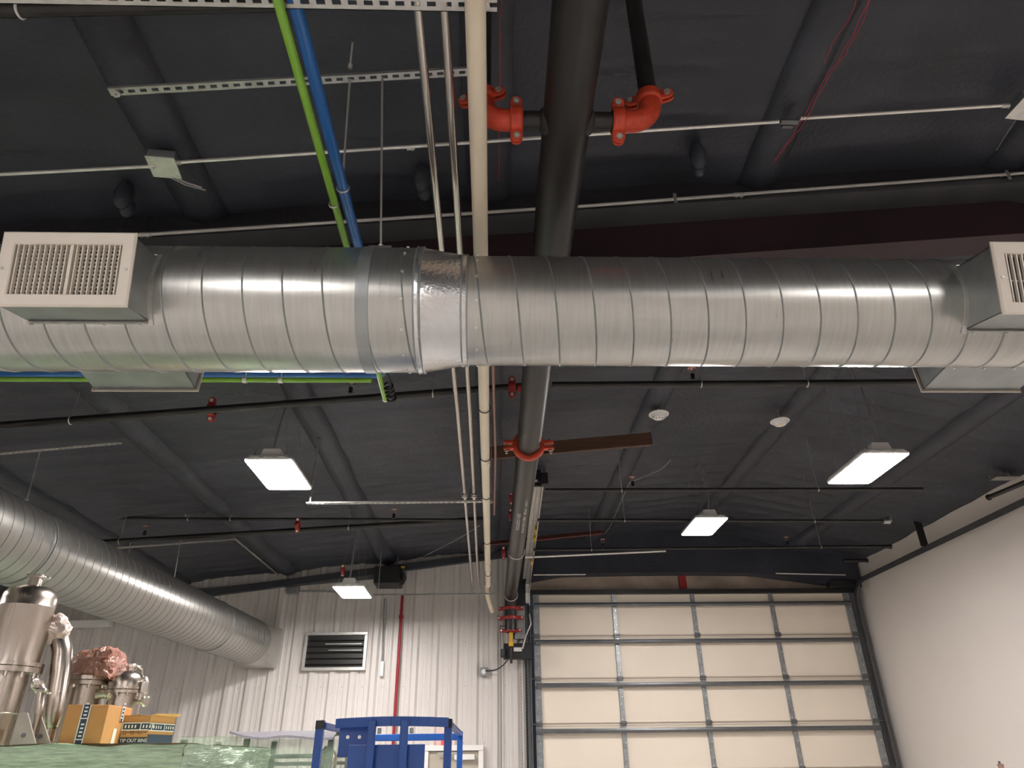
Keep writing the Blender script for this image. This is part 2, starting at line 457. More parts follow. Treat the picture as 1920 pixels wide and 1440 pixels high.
MB().box((c.x + .12, YW - .085, c.z + .10), (.55, .006, .012))  .box((c.x + .15, YW - .085, c.z + .01), (.5, .006, .008)).build('edge_strips', 'zinc', lv)

# power strip on its conduit
a, b = PY(721, 1122, YW - .06), PY(716, 1240, YW - .06)
ps = thing('outlet_conduit', 'steel conduit drop with a white outlet strip at its end on the ribbed wall', 'conduit', (b.x, YW, b.z))
m_ = a.lerp(b, .55)
MB().tube([a, m_ + V((.0, 0, 0)), b.lerp(m_, .3) + V((.01, 0, 0)), b], .011, 8).tube([a + V((.035, 0, 0)), m_ + V((.03, 0, .2)), m_ + V((.015, 0, 0)), b + V((.015, 0, 0))], .006, 6).build('conduit', 'stile', ps)
e = PY(716, 1268, YW - .06)
MB().box(((b + e) / 2), (.055, .045, (b - e).length)).build('outlet_strip', 'white_metal', ps, bevel=.008, label='white outlet strip')
MB().box(PY(719, 1157, YW - .05), (.07, .03, .02)).build('strap', 'zinc', ps)

# red drop pipe
rp_ = [PY(740, 1396, YW - .1), PY(745, 1300, YW - .1), PY(750, 1160, YW - .1), PY(752, 1115, YW - .1)]
xr_ = sum(p.x for p in rp_) / 4
tag(MB().cyl((xr_, YW - .1, .1), (xr_, YW - .1, rp_[3].z), .022, 12).cyl((xr_, YW - .1, rp_[2].z), (xr_, YW - .1, rp_[2].z + .05), .034, 12).build('riser_pipe', 'redpipe'),
    'thin dark red pipe running straight down the ribbed wall', 'pipe')
rt = rp_[3]

# small junction box with black cable
c = PY(907, 1260, YW - .05)
jb = thing('outlet_box', 'grey outlet box on the ribbed wall fed by a black cable', 'outlet box', (c.x, YW, c.z - .07))
MB().box(c, (.12, .08, .12)).build('box', 'galv_box', jb, bevel=.006)
MB().cyl(c - V((0, .038, 0)), c - V((0, .052, 0)), .035, 16).build('socket', 'white_metal', jb)
p0, p1 = c + V((.03, -.06, .01)), PY(975, 1198, YW - .25)
cab = [p0]
for k in range(1, 11):
    t = k / 10; cab.append(p0.lerp(p1, t) + V((0, -.12 * math.sin(math.pi * t), -.16 * math.sin(math.pi * t))))
tag(MB().tube(cab, .009, 8).build('power_cable', 'blackgloss'), 'black cable sagging from the grey outlet box to the pipe riser', 'cable')

# black wall heater beside lamp
c = PY(729, 1083, YW - .35)
wh = thing('unit_heater', 'black boxy heater unit hung at the roof edge beside the small lamp', 'heater', (c.x, c.y, c.z - .13))
MB().box(c, (.40, .40, .26)).build('housing', 'black', wh, bevel=.01)
MB().box(c + V((.21, -.02, .01)), (.03, .3, .16)).box(c + V((.235, -.02, -.01)), (.02, .2, .1)).build('fan_guard', 'blackgloss', wh, bevel=.008)
MB().tube([c + V((.2, -.1, .06)), c + V((.26, -.12, .05)), c + V((.28, -.1, -.04)), c + V((.24, -.1, -.12)), c + V((.18, -.1, -.14))], .01, 6).build('gas_hose', 'blackgloss', wh)
MB().box(c + V((.22, -.15, .12)), (.07, .04, .03)).build('valve', 'yellow', wh, label='yellow valve')
MB().bar(c + V((-.15, 0, .12)), (c.x - .15, c.y, roof(c.x) - .02), .02, .02).mark().bar(c + V((.12, 0, .12)), (c.x + .12, c.y, roof(c.x) - .02), .02, .02).mark().build('hanger', 'strut_dark', wh)
# horizontal conduit with box left of it
a, b = PY(552, 1108, YW - .08), PY(662, 1110, YW - .08)
cb_ = thing('wall_conduit', 'steel conduit with a small box running under the roof edge towards the small lamp', 'conduit', a)
MB().tube([a, b], .013, 8).build('conduit', 'stile', cb_)
MB().box(a + V((-.03, 0, 0)), (.16, .09, .10)).build('box', 'galv_box', cb_, bevel=.005)
MB().bar(a + V((.1, 0, .09)), a + V((-.1, 0, .1)), .02, .03).build('strap', 'zinc', cb_)
# white horizontal girt behind the left duct
a, b = PY(60, 1175, YW - .2), PY(165, 1169, YW - .2)
tag(MB().bar(a - V((1.2, 0, 0)), b + V((.35, 0, 0)), .10, .09).build('wall_girt', 'white_metal'), 'white horizontal steel girt on the far wall below the left duct', 'beam')
# alarm strobe near door
c = PY(832, 1386, YW - .06)
al = thing('alarm_light', 'small red alarm light on the wall above the taupe door', 'alarm', c)
MB().box(c, (.07, .05, .15)).build('lens', 'redlamp', al, bevel=.006)
MB().box(c + V((-.02, .02, -.11)), (.14, .04, .05)).build('base', 'green', al, bevel=.004)

# ================================================================== ROOF FRAME OVER THE DUCT
fb = thing('roof_beam', 'dark primer-red steel frame beam crossing the ceiling above the big duct', 'beam', (2.6, 3.4, 4.5))
def slant(y0, y1, dz0, dz1, x0=XL, x1=XW):
    b = MB(); xs_ = [x0, XR, x1]
    for x in xs_:
        b.v += [V((x, y0, roof(x) - dz0)), V((x, y1, roof(x) - dz0)), V((x, y1, roof(x) - dz1)), V((x, y0, roof(x) - dz1))]
    for i in range(2):
        for k in range(4): b.f.append((4 * i + k, 4 * i + (k + 1) % 4, 4 * i + 4 + (k + 1) % 4, 4 * i + 4 + k))
    b.f += [(0, 3, 2, 1), (8, 9, 10, 11)]
    return b
slant(3.14, 3.36, -.03, .17).build('foam_cover', 'foam_dark', fb)
slant(3.10, 3.27, .17, .215).build('top_angle', 'sprayed', fb)
slant(3.27, 3.30, .1, .485).build('web', 'beam', fb, label='primer red web plate')
slant(3.25, 3.44, .485, .50).build('bottom_flange', 'beam', fb)
for i, (px, py) in enumerate(((232, 365), (792, 335), (1308, 292))):
    p = PR(px, py, .10)
    o = MB().ball(p + V((0, 0, 0)), .05, 10, 1.9).ball(p + V((.01, .05, -.05)), .04, 8, 1.5).build('foam_blob', 'foam', fb, sharp=180)

# ================================================================== MAIN DUCT
YDU, ZDU, R1, R2 = 2.44, 3.405, .262, .231
DC = V((0, YDU, ZDU))
def dpt(x, ang, r):                 # ang measured from the top towards the camera
    return V((x, YDU - math.sin(ang) * r, ZDU + math.cos(ang) * r))
du = thing('round_duct', 'large galvanised spiral duct crossing the whole picture under the ceiling', 'duct', (0, YDU, ZDU - R1))
def spiral(x0, x1, r, pitch, name, ph=0.0, fx=None):
    b = MB(); n = 72
    xs_ = [x0 + (x1 - x0) * i / 40 for i in range(41)]
    for x in xs_:
        for k in range(n): b.v.append(dpt(x, 2 * math.pi * k / n, r))
    for i in range(40):
        for k in range(n): b.f.append((i * n + k, (i + 1) * n + k, (i + 1) * n + (k + 1) % n, i * n + (k + 1) % n))
    o = b.build(name, 'galv', du)
    h = MB(); turns = (x1 - x0) / pitch; ns = 48
    pts = []
    for i in range(int(turns * ns) + 1):
        a = 2 * math.pi * i / ns + ph
        pts.append(dpt(x0 + pitch * i / ns, a, r + .0015))
    # flat lock seam with a low ridge
    for p, a in ((pts, 0),):
        base = len(h.v)
        for i, q in enumerate(p):
            rad = V((0, q.y - YDU, q.z - ZDU)).normalized()
            h.v += [q + V((-.004, 0, 0)) - rad * .002, q + V((-.0026, 0, 0)) + rad * .0016, q + V((0, 0, 0)) - rad * .0005, q + V((.0026, 0, 0)) + rad * .0016, q + V((.004, 0, 0)) - rad * .002]
        for i in range(len(p) - 1):
            for k in range(4): h.f.append((base + 5 * i + k, base + 5 * i + k + 1, base + 5 * i + 5 + k + 1, base + 5 * i + 5 + k))
    h.build('lock_seam', 'galv_box', o, sharp=60)
    return o
XA, XB = -.305, -.110
sp1 = spiral(-3.25, XA, R1, .153, 'spiral_pipe', ph=2.2)
sp2 = spiral(XB, 4.9, R2, .150, 'spiral_pipe', ph=-.4)
# reducer with slightly facetted sheet
rd = MB(); n = 64
prof = [(XA - .004, R1 + .004), (XA + .012, R1 + .006), (XA + .02, R1 - .001), (XB - .02, R2 + .004), (XB - .012, R2 + .008), (XB + .004, R2 + .004)]
for x, r in prof:
    for k in range(n): rd.v.append(dpt(x, 2 * math.pi * k / n, r))
for i in range(len(prof) - 1):
    for k in range(n): rd.f.append((i * n + k, (i + 1) * n + k, (i + 1) * n + (k + 1) % n, i * n + (k + 1) % n))
rdo = rd.build('reducer', 'galv_bright', du, label='brighter conical sheet metal reducer')
cr = MB()                            # crimped beads on both sides
for x, r in ((XA - .004, R1 + .004), (XA + .02, R1 + .003), (XB - .016, R2 + .006), (XB + .006, R2 + .004)):
    cr.tube([dpt(x, 2 * math.pi * k / 64, r) for k in range(64)], .0035, 6, closed=True)
cr.build('crimped_bead', 'galv_box', rdo)
sw = MB()
for k in range(14):
    a = 2 * math.pi * k / 14 + .2
    for x, r in ((XA - .05, R1), (XB + .045, R2)):
        sw.cyl(dpt(x, a, r - .002), dpt(x, a, r + .006), .006, 8).mark()
sw.build('screw', 'bolt', du)
# hanging strap and its rod
sx = PY(672, 580, YDU - R1).x
def ringband(x, w, r, t, mat_, name, par):
    b = MB(); n = 64
    for xx, rr in ((x - w / 2, r), (x - w / 2, r + t), (x + w / 2, r + t), (x + w / 2, r)):
        for k in range(n): b.v.append(dpt(xx, 2 * math.pi * k / n, rr))
    for i in range(3):
        for k in range(n): b.f.append((i * n + k, (i + 1) * n + k, (i + 1) * n + (k + 1) % n, i * n + (k + 1) % n))
    return b.build(name, mat_, par)
ringband(sx, .05, R1, .004, 'galv_box', 'hanger_strap', du)
MB().box((sx + .02, YDU - .06, ZDU + R1 + .012), (.10, .05, .02)).build('strap_lug', 'galv_box', du, bevel=.004)
ringband(3.3, .05, R2, .004, 'galv_box', 'hanger_strap', du)

# ------------------------------------------------------------------ air registers on the duct
def register(xc, rd_, side, label, halfw=.24, halfh=.145, tilt_=14, fine=True):
    tilt = math.radians(tilt_)
    n_ = V((0, -side * math.cos(tilt), -math.sin(tilt))); t_ = V((0, -side * -math.sin(tilt) * -1, 0))
    t_ = n_.cross(V((side * 1.0, 0, 0))).normalized()
    if t_.z < 0: t_ = -t_
    D0 = .405
    cF = V((xc, YDU, ZDU)) + n_ * D0
    g = thing('air_register', label, 'air register', cF - n_ * .1, group='air registers on the big duct')
    X = V((1, 0, 0))
    # sheet metal boot
    b = MB(); N = 16
    def surf(w): return math.sqrt(max(0, rd_ * rd_ - w * w))
    hw, hh = halfw - .012, halfh - .012
    for s_ in (-1, 1):               # top and bottom sheets
        w = s_ * hh
        p = [cF + X * -hw + t_ * w, cF + X * hw + t_ * w, V((xc + hw, YDU, ZDU)) + n_ * surf(w) + t_ * w, V((xc - hw, YDU, ZDU)) + n_ * surf(w) + t_ * w]
        b.prism(p, t_ * (-.003 * s_))
    for s_ in (-1, 1):               # end sheets follow the pipe
        poly = [cF + X * (s_ * hw) + t_ * -hh, cF + X * (s_ * hw) + t_ * hh]
        for k in range(N + 1):
            w = hh - 2 * hh * k / N; poly.append(V((xc + s_ * hw, YDU, ZDU)) + n_ * surf(w) + t_ * w)
        b.prism(poly, X * (-.003 * s_))
    boot = b.build('boot', 'galv_box', g)
    fl = MB()                        # saddle flange lying on the pipe
    for s_ in (-1, 1):
        pts = []
        for k in range(N + 1):
            w = hh * 1.1 - 2.2 * hh * k / N
            pts.append(V((xc + s_ * (hw + .006), YDU, ZDU)) + n_ * (surf(w) + .003) + t_ * w)
        for a, b2 in zip(pts[:-1], pts[1:]): fl.bar(a, b2, .022, .004, up=n_)
        w = s_ * hh * 1.06
        fl.bar(V((xc - hw, YDU, ZDU)) + n_ * (surf(w) + .002) + t_ * w, V((xc + hw, YDU, ZDU)) + n_ * (surf(w) + .002) + t_ * w, .02, .004, up=t_)
    fl.build('saddle_flange', 'zinc', g)
    s1 = MB()
    for sx_ in (-.9, -.3, .3, .9): s1.cyl(V((xc + sx_ * hw, YDU, ZDU)) + n_ * (surf(hh) + .01) - t_ * (hh + .012), V((xc + sx_ * hw, YDU, ZDU)) + n_ * (surf(hh) + .01) - t_ * (hh + .02), .006, 8)
    s1.build('screw', 'bolt', g)
    # face
    fm = .048
    fo = MB()
    out, inn = (halfw, halfh), (halfw - fm, halfh - fm)
    def rect(u, w, d): return [cF + X * a + t_ * c + n_ * d for a, c in ((-u, -w), (u, -w), (u, w), (-u, w))]
    R_ = [rect(*out, 0), rect(*out, .006), rect(halfw - .006, halfh - .006, .012), rect(inn[0] + .004, inn[1] + .004, .008), rect(*inn, .004), rect(*inn, -.03)]
    for r_ in R_: fo.v += r_
    for i in range(len(R_) - 1):
        for k in range(4): fo.f.append((4 * i + k, 4 * i + (k + 1) % 4, 4 * i + 4 + (k + 1) % 4, 4 * i + 4 + k))
    fc = fo.build('face_frame', 'white_paint', g, sharp=15)
    MB().cyl(cF + X * (halfw - .02) + n_ * .008, cF + X * (halfw - .02) + n_ * .014, .006, 10).cyl(cF - X * (halfw - .02) + n_ * .008, cF - X * (halfw - .02) + n_ * .014, .006, 10).build('face_screw', 'zinc', fc)
    vb = MB(); nb = 20 if fine else 19
    for k in range(nb):
        x = -inn[0] + (k + .5) * 2 * inn[0] / nb
        vb.box(cF + X * x - n_ * .006, (.0045 if k != nb // 2 else .012, .014, 2 * inn[1]), Matrix((X, n_, t_)).transposed() @ Matrix.Rotation(math.radians(6), 3, 'Z'))
    vb.build('vertical_blades', 'white_paint', g)
    hb = MB(); nb = 12 if fine else 1
    for k in range(nb):
        z = -inn[1] + (k + .5) * 2 * inn[1] / nb
        hb.box(cF + t_ * z - n_ * .030, (2 * inn[0], .010, .004), Matrix((X, n_, t_)).transposed())
    hb.build('horizontal_blades', 'white_paint', g)
    ob = MB(); ob.prism(rect(hw - .004, hh - .004, -.07), n_ * .003); ob.build('shaded_inside', 'black', g)  # black sheet painting the shade inside the boot behind the blades
    return g
register(-1.545, R1, 1, 'white louvred air register facing the camera at the left end of the big duct', tilt_=14)
register(2.125, R2, 1, 'white louvred air register facing the camera at the right edge of the picture', tilt_=15, fine=False)
register(-1.585, R1, -1, 'galvanised air register box on the far underside of the duct at left', tilt_=5)
register(2.26, R2, -1, 'galvanised air register box on the far underside of the duct at right', tilt_=4)

# ================================================================== SECOND (LEFT) DUCT
ld = thing('round_duct', 'galvanised spiral duct running back to the ribbed wall at the left', 'duct', (-3.6, 6, 2.95))
LA, LB, LR = V((-3.90, 2.9, 3.27)), V((-3.49, 10.65, 3.27)), .305
ax = (LB - LA).normalized(); us = ax.cross(V((0, 0, 1))).normalized(); up_ = us.cross(ax)
b = MB(); n = 64; NS = 30
for i in range(NS + 1):
    c = LA.lerp(LB, i / NS)
    for k in range(n):
        a = 2 * math.pi * k / n; b.v.append(c + (us * math.cos(a) + up_ * math.sin(a)) * LR)
for i in range(NS):
    for k in range(n): b.f.append((i * n + k, i * n + (k + 1) % n, (i + 1) * n + (k + 1) % n, (i + 1) * n + k))
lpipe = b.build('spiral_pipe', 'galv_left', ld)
h = MB(); L = (LB - LA).length; pitch = .118; ns = 40
cnt = int(L / pitch * ns)
for i in range(cnt + 1):
    a = -2 * math.pi * i / ns; c = LA + ax * (pitch * i / ns); rad = us * math.cos(a) + up_ * math.sin(a); q = c + rad * LR
    h.v += [q - ax * .005 - rad * .002, q - ax * .003 + rad * .002, q + ax * .003 + rad * .002, q + ax * .005 - rad * .002]
for i in range(cnt):
    for k in range(3): h.f.append((4 * i + k, 4 * i + k + 1, 4 * i + 5 + k, 4 * i + 4 + k))
h.build('lock_seam', 'strut_dark', lpipe, sharp=60)
cj = MB()
for t in (.34, .82):
    c = LA.lerp(LB, t); cj.tube([c + (us * math.cos(a) + up_ * math.sin(a)) * (LR + .003) for a in [2 * math.pi * k / 64 for k in range(64)]], .006, 6, closed=True).mark()
cj.build('coupling_bead', 'stile', ld)
b = MB()                             # round-to-square boot at the wall
C2 = V((-3.50, YW - .20, 3.25)); q = .28
sq = []
for k in range(n):
    a = 2 * math.pi * k / n; m = max(abs(math.cos(a)), abs(math.sin(a))); sq.append((math.cos(a) / m * q, math.sin(a) / m * q))
for k in range(n):
    a = 2 * math.pi * k / n; b.v.append(LB + (us * math.cos(a) + up_ * math.sin(a)) * LR)
for off in (-.02, .14):
    for u, w in sq: b.v.append(C2 + V((u, off, w)))
for i in range(2):
    for k in range(n): b.f.append((i * n + k, i * n + (k + 1) % n, (i + 1) * n + (k + 1) % n, (i + 1) * n + k))
b.build('wall_boot', 'galv', ld, sharp=25)
# conduit-like rods and straps hanging it
def rod(a, b, name='threaded_rod', label='', r=.005, mat_='zinc', cat='rod', group=None):
    t = MB().cyl(a, b, r, 8); t.cyl(V(b), V(b) + (V(b) - V(a)).normalized() * -.02, r * 2.2, 6)
    o = t.build(name, mat_); tag(o, label, cat, group); return o

# ================================================================== PIPES ALONG THE ROOM
ZP = 3.93
mp_ = thing('main_pipe', 'thick black steel pipe running away down the middle of the ceiling', 'pipe', (.29, 5, ZP - .1))
RP = .095
pa, pb_ = V((.287, -1.5, ZP)), V((.282, 10.86, ZP))
MB().tube([pa, V((.287, 2, ZP)), V((.287, 6, ZP)), pb_ - V((0, .12, 0)), pb_ - V((0, .05, .02)), pb_ + V((0, 0, -.09)), pb_ + V((0, 0, -.5))], RP, 36).build('pipe', 'black_pipe', mp_, sharp=60)
tee = MB()
YB_ = 1.89
tee.tube([V((-.02 + .05, YB_, ZP)), V((.54, YB_, ZP))], .036, 20)
for s_ in (-1, 1): tee.lathe(V((.287 + s_ * .085, YB_, ZP)), [(.06, -.012 * s_), (.05, .012 * s_), (.037, .022 * s_)], axis=V((s_ * 1.0 if False else 1, 0, 0)), n=20)
tee.build('branch_stub', 'black_pipe', mp_)
# faint white stencil on the pipe, seen as two rows of small marks
mk = MB()
for row, (x0, y0, y1, s) in enumerate(((.03, 6.15, 7.15, .022), (-.025, 6.55, 7.05, .03))):
    y = y0
    while y < y1:
        if random.random() < .85:
            z = ZP - math.sqrt(RP * RP - x0 * x0) - .0015
            k = random.randint(0, 3)
            mk.box((.287 + x0, y, z), (s, .007, .002))
            if k != 1: mk.box((.287 + x0 + s / 2 - .004, y + .014, z), (.006, .03, .002))
            if k > 1: mk.box((.287 + x0 - s / 2 + .004, y + .014, z), (.006, .03, .002))
        y += .05
mk.build('stencil_marking', 'white_metal', mp_, label='worn white stencilled marking')
for y in (8.25, 10.72):
    MB().tube([V((.287 + .1 * math.cos(a), y, ZP + .1 * math.sin(a))) for a in [2 * math.pi * k / 40 for k in range(40)]], .006, 6, closed=True).build('ring_mark', 'zinc', mp_)

def coupling(c, axis, r, matn, label, group=None, w=.05, name='pipe_coupling', ear=V((1, 0, 0))):
    """two-piece grooved coupling with bolts through its ears"""
    c = V(c); axis = V(axis).normalized(); ear = V(ear).normalized(); o2 = axis.cross(ear)
    g = thing(name, label, 'pipe coupling', c - V((0, 0, r)), group)
    b = MB(); k_ = 28
    prof = [(-w / 2, r * .98), (-w / 2, r * 1.22), (-w / 3, r * 1.36), (w / 3, r * 1.36), (w / 2, r * 1.22), (w / 2, r * .98)]
    N = len(prof)
    for h_, rr in prof:
        for k in range(k_):
            a = 2 * math.pi * k / k_; b.v.append(c + axis * h_ + (ear * math.cos(a) + o2 * math.sin(a)) * rr)
    for i in range(N):
        for k in range(k_): b.f.append((i * k_ + k, i * k_ + (k + 1) % k_, ((i + 1) % N) * k_ + (k + 1) % k_, ((i + 1) % N) * k_ + k))
    rot = Matrix((ear, axis, o2)).transposed()
    for s_ in (-1, 1):
        for h_ in (-1, 1):
            b.box(c + ear * (s_ * r * 1.55) + o2 * (h_ * r * .26), (r * .72, w * .95, r * .26), rot)
            b.cyl(c + ear * (s_ * r * 1.85) + o2 * (h_ * r * .15), c + ear * (s_ * r * 1.85) + o2 * (h_ * r * .39), w * .48, 12)
    b.build('housing', matn, g, bevel=min(.004, r * .05))
    for s_ in (-1, 1):
        q = c + ear * (s_ * r * 1.85)
        MB().cyl(q - o2 * (r * .6), q + o2 * (r * .75), r * .09, 8).cyl(q - o2 * (r * .58), q - o2 * (r * .40), w * .28, 6).cyl(q + o2 * (r * .40), q + o2 * (r * .55), w * .28, 6).build('bolt', 'bolt', g)
    return g
coupling((.287, 5.08, ZP), (0, 1, 0), RP, 'red', 'orange-red pipe coupling around the thick black pipe beyond the big duct', w=.055)
# the two risers off the branch
EL = .09
for s_, xe, lab in ((-1, -.045, 'left'), (1, .625, 'right')):
    # elbow from the branch upward
    e = MB(); xs0 = .287 + s_ * .23; cxx = xe
    pts = []
    for k in range(9):
        a = math.pi / 2 * k / 8
        pts.append(V((cxx - s_ * EL + s_ * EL * math.sin(a), YB_, ZP + EL - EL * math.cos(a))))
    pts = [V((cxx - s_ * (EL + .03), YB_, ZP))] + pts + [V((cxx, YB_, ZP + EL + .03))]
    e.tube(pts, .043, 24)
    el = tag(e.build('pipe_elbow', 'red'), 'orange-red grooved elbow %s of the thick black pipe' % lab, 'pipe elbow', None)
    coupling((cxx - s_ * (EL + .045), YB_, ZP), (1, 0, 0), .04, 'red', 'orange-red coupling joining the %s branch stub to its elbow' % lab, w=.05, ear=V((0, -.3, 1)))
    coupling((cxx, YB_, ZP + EL + .04), (0, 0, 1), .04, 'red', 'orange-red coupling on top of the %s elbow below the black riser' % lab, w=.05, ear=V((1, -.3, 0)))
    tag(MB().cyl((cxx, YB_, ZP + EL + .03), (cxx, YB_, roof(cxx) - .02), .036, 20).build('riser_pipe', 'black_pipe'), 'short black riser pipe going up from the %s red elbow' % lab, 'pipe')

ZC, ZG = 3.82, 3.86
# cream pipe
wp = thing('cream_pipe', 'cream plastic pipe running beside the thick black pipe', 'pipe', (-.06, 5, 3.89))
MB().tube([V((-.059, -1.2, ZC)), V((-.057, 3, ZC)), V((-.055, 9.6, ZC)), PY(912, 1095, 10.3), PY(914, 1118, 10.6), PY(923, 1146, 10.95)], .034, 20).build('pipe', 'pvc', wp, sharp=60)
hub = MB()
for y in (5.2, 8.4): hub.tube([V((-.055, y - .05, ZC)), V((-.055, y + .05, ZC))], .0368, 20).mark()
hub.build('socket_joint', 'pvc', wp)
for i, (px, py) in enumerate(((909, 773), (912, 864), (912, 936), (912, 1020), (911, 1080))):
    c = PZ(px, py, ZC - .034); c.x = -.055; c.z = ZC
    cl = MB().tube([c + V((.040 * math.cos(a), 0, .040 * math.sin(a))) for a in [2 * math.pi * k / 28 for k in range(28)]], .0035, 6, closed=True)
    cl.cyl(c + V((0, 0, .04)), V((c.x, c.y, min(roof(c.x) - .05, c.z + .25))), .004, 6)
    cl.build('pipe_clamp', 'black', wp)
# stainless tubes
for x, xe, lab in ((-.252, -.283, 'left one of the pair of'), (-.163, -.198, 'right one of the pair of')):
    t = thing('steel_tube', '%s stainless steel tubes left of the cream pipe' % lab, 'pipe', (x, 5, ZP))
    MB().tube([V((x, -1.2, ZP)), V((x, 4.5, ZP)), V((xe, 10.45, ZP))], .0165, 16).build('tube', 'stainless', t)
    for y in (6.22, 10.35):
        xx = x + (xe - x) * max(0, (y - 4.5) / 5.95)
        MB().tube([V((xx + .026 * math.cos(a), y, ZP + .026 * math.sin(a))) for a in [2 * math.pi * k / 20 for k in range(20)]], .005, 6, closed=True).box((xx, y, ZP - .03), (.05, .03, .012)).build('pipe_clamp', 'zinc', t)
# thin copper tube above the cream pipe
cpz = 4.12
tag(MB().tube([PZ(923, 640, cpz), PZ(925, 700, cpz), PZ(929, 850, cpz), PZ(927, 965, cpz)], .0115, 10).build('copper_tube', 'copper'), 'thin pinkish copper tube right of the cream pipe beyond the duct', 'pipe')

# green and blue lines with their elbows
XG, XBl = -.683, -.668
gp = thing('green_pipe', 'green painted air pipe passing over the big duct', 'pipe', (XG, 2, ZG))
ge = PZ(722, 748, ZG)
MB().tube([V((XG - .0, -1.2, ZG)), V((XG - .005, 2.6, ZG)), V((ge.x, ge.y, ZG))], .0165, 16).build('pipe', 'green', gp)
MB().cyl(V((ge.x, ge.y, ZG)), V((ge.x, ge.y + .015, ZG)), .018, 16).build('end_cap', 'white_metal', gp, label='white end cap')
bz = 3.975
gh = PZ(705, 713, ZG)
tag(MB().tube([V((-6.6, gh.y, ZG)), V((gh.x - .03, gh.y, ZG))], .016, 14).build('green_pipe', 'green'), 'green pipe running level to the left just beyond the big duct', 'pipe')
bh = PZ(690, 702, bz)
bp_ = thing('blue_pipe', 'blue painted air pipe passing over the big duct and turning left beyond it', 'pipe', (XBl, 2, bz))
pth = [V((XBl, -1.2, bz)), V((XBl + .0, bh.y - .18, bz))]
for k in range(1, 7):
    a = math.pi / 2 * k / 6; pth.append(V((XBl - .12 + .12 * math.cos(a), bh.y - .12 + .12 * math.sin(a), bz)))
pth += [V((-6.6, bh.y, bz))]
MB().tube(pth, .024, 18).build('pipe', 'blue', bp_, sharp=60)
cl = MB()
for px in (459, 526):
    p = PZ(px, 712, ZG); cl.cyl(V((p.x - .012, gh.y, ZG)), V((p.x + .012, gh.y, ZG)), .021, 14).cyl(V((p.x, gh.y, ZG)), V((p.x, gh.y, roof(p.x))), .004, 6)
tag(cl.build('pipe_hanger', 'white_metal'), 'white clip hangers holding the level green pipe', 'hanger')
hz = MB()                            # black flexible tail looped beside the green end
for k in range(4):
    c = V((ge.x + .04, ge.y - .16 + .055 * k, ZG + .01))
    hz.tube([c + V((.03 * math.cos(a), .008 * math.sin(a), .03 * math.sin(a))) for a in [2 * math.pi * j / 16 for j in range(16)]], .007, 6, closed=True)
hz.tube([V((XG + .03, ge.y - .45, ZG + .03)), V((ge.x + .05, ge.y - .3, ZG + .02)), V((ge.x + .065, ge.y - .1, ZG + .01)), V((ge.x + .05, ge.y + .03, ZG))], .011, 8)
tag(hz.build('coiled_hose', 'blackgloss'), 'black coiled hose beside the capped end of the green pipe', 'hose')
# clamps on green/blue before the duct
for (px, py, x, z, r, nm) in ((636, 352, XBl, bz, .027, 'blue'), (626, 383, XG, ZG, .020, 'green')):
    c = PZ(px, py, z); c.x = x if nm == 'blue' else c.x; c.z = z
    tag(MB().tube([c + V((r * math.cos(a), 0, r * math.sin(a))) for a in [2 * math.pi * j / 20 for j in range(20)]], .004, 6, closed=True).box(c + V((0, 0, r + .01)), (.02, .02, .02)).build('pipe_clamp', 'zinc'), 'small steel clamp around the %s pipe in front of the duct' % nm, 'clamp')
CLB = PZ(638, 345, bz); CLB = V((XBl, CLB.y, bz + .03))

# ================================================================== STRUT CHANNELS
def strut(a, b, name, label, w=.041, hgt=.012, slots=True, sp=.0508, down=True, s0=.03, group=None, m_='zinc'):
    """slotted channel: U profile whose slotted back faces down"""
    a, b = V(a), V(b); d = (b - a).normalized(); L = (b - a).length
    sd = d.cross(V((0, 0, 1))).normalized(); u = sd.cross(d).normalized()
    m = MB(); th = .0028; sl, sw_ = .029, .016
    def slab(x0, x1, y0, y1, z0, z1):
        m.prism([a + d * x0 + sd * y0 + u * z0, a + d * x1 + sd * y0 + u * z0, a + d * x1 + sd * y1 + u * z0, a + d * x0 + sd * y1 + u * z0], u * (z1 - z0))
    if slots:
        slab(0, L, -w / 2, -sw_ / 2, 0, th); slab(0, L, sw_ / 2, w / 2, 0, th)
        x = 0.0; k = s0
        while x < L:
            e = min(L, k); slab(x, e, -sw_ / 2, sw_ / 2, 0, th); x = k + sl; k += sp
    else: slab(0, L, -w / 2, w / 2, 0, th)
    slab(0, L, -w / 2, -w / 2 + th, 0, hgt); slab(0, L, w / 2 - th, w / 2, 0, hgt)
    slab(0, L, -w / 2 + .001, -w / 2 + .010, hgt - th, hgt + .0005); slab(0, L, w / 2 - .010, w / 2 - .001, hgt - th, hgt + .0005)
    o = m.build(name, m_, sharp=20); tag(o, label, 'strut channel', group); return o
s1a, s1b = PZ(205, 173, 4.40), PZ(900, 134, 4.52)
s1b = PY(900, 134, 2.13); s1a = PY(205, 173, 2.13)
strut(s1a, s1b, 'strut_channel', 'slotted zinc strut channel under the ceiling crossed by green, blue and cream pipes')
MB_ = MB().cyl(s1a + V((.035, -.004, -.03)), s1a + V((.035, 0, .03)), .008, 8).cyl(s1a + V((.035, 0, -.014)), s1a + V((.035, 0, -.004)), .016, 6)
tag(MB_.build('hex_bolt', 'bolt'), 'zinc bolt through the left end of the slotted strut under the ceiling', 'bolt')
s2a, s2b = PZ(-60, 1, 3.88), PZ(932, 1, 3.88)
s2a.y = s2b.y = (s2a.y + s2b.y) / 2
strut(s2a + V((-.6, 0, 0)), s2b, 'strut_channel', 'slotted strut channel along the top edge of the picture', w=.05)
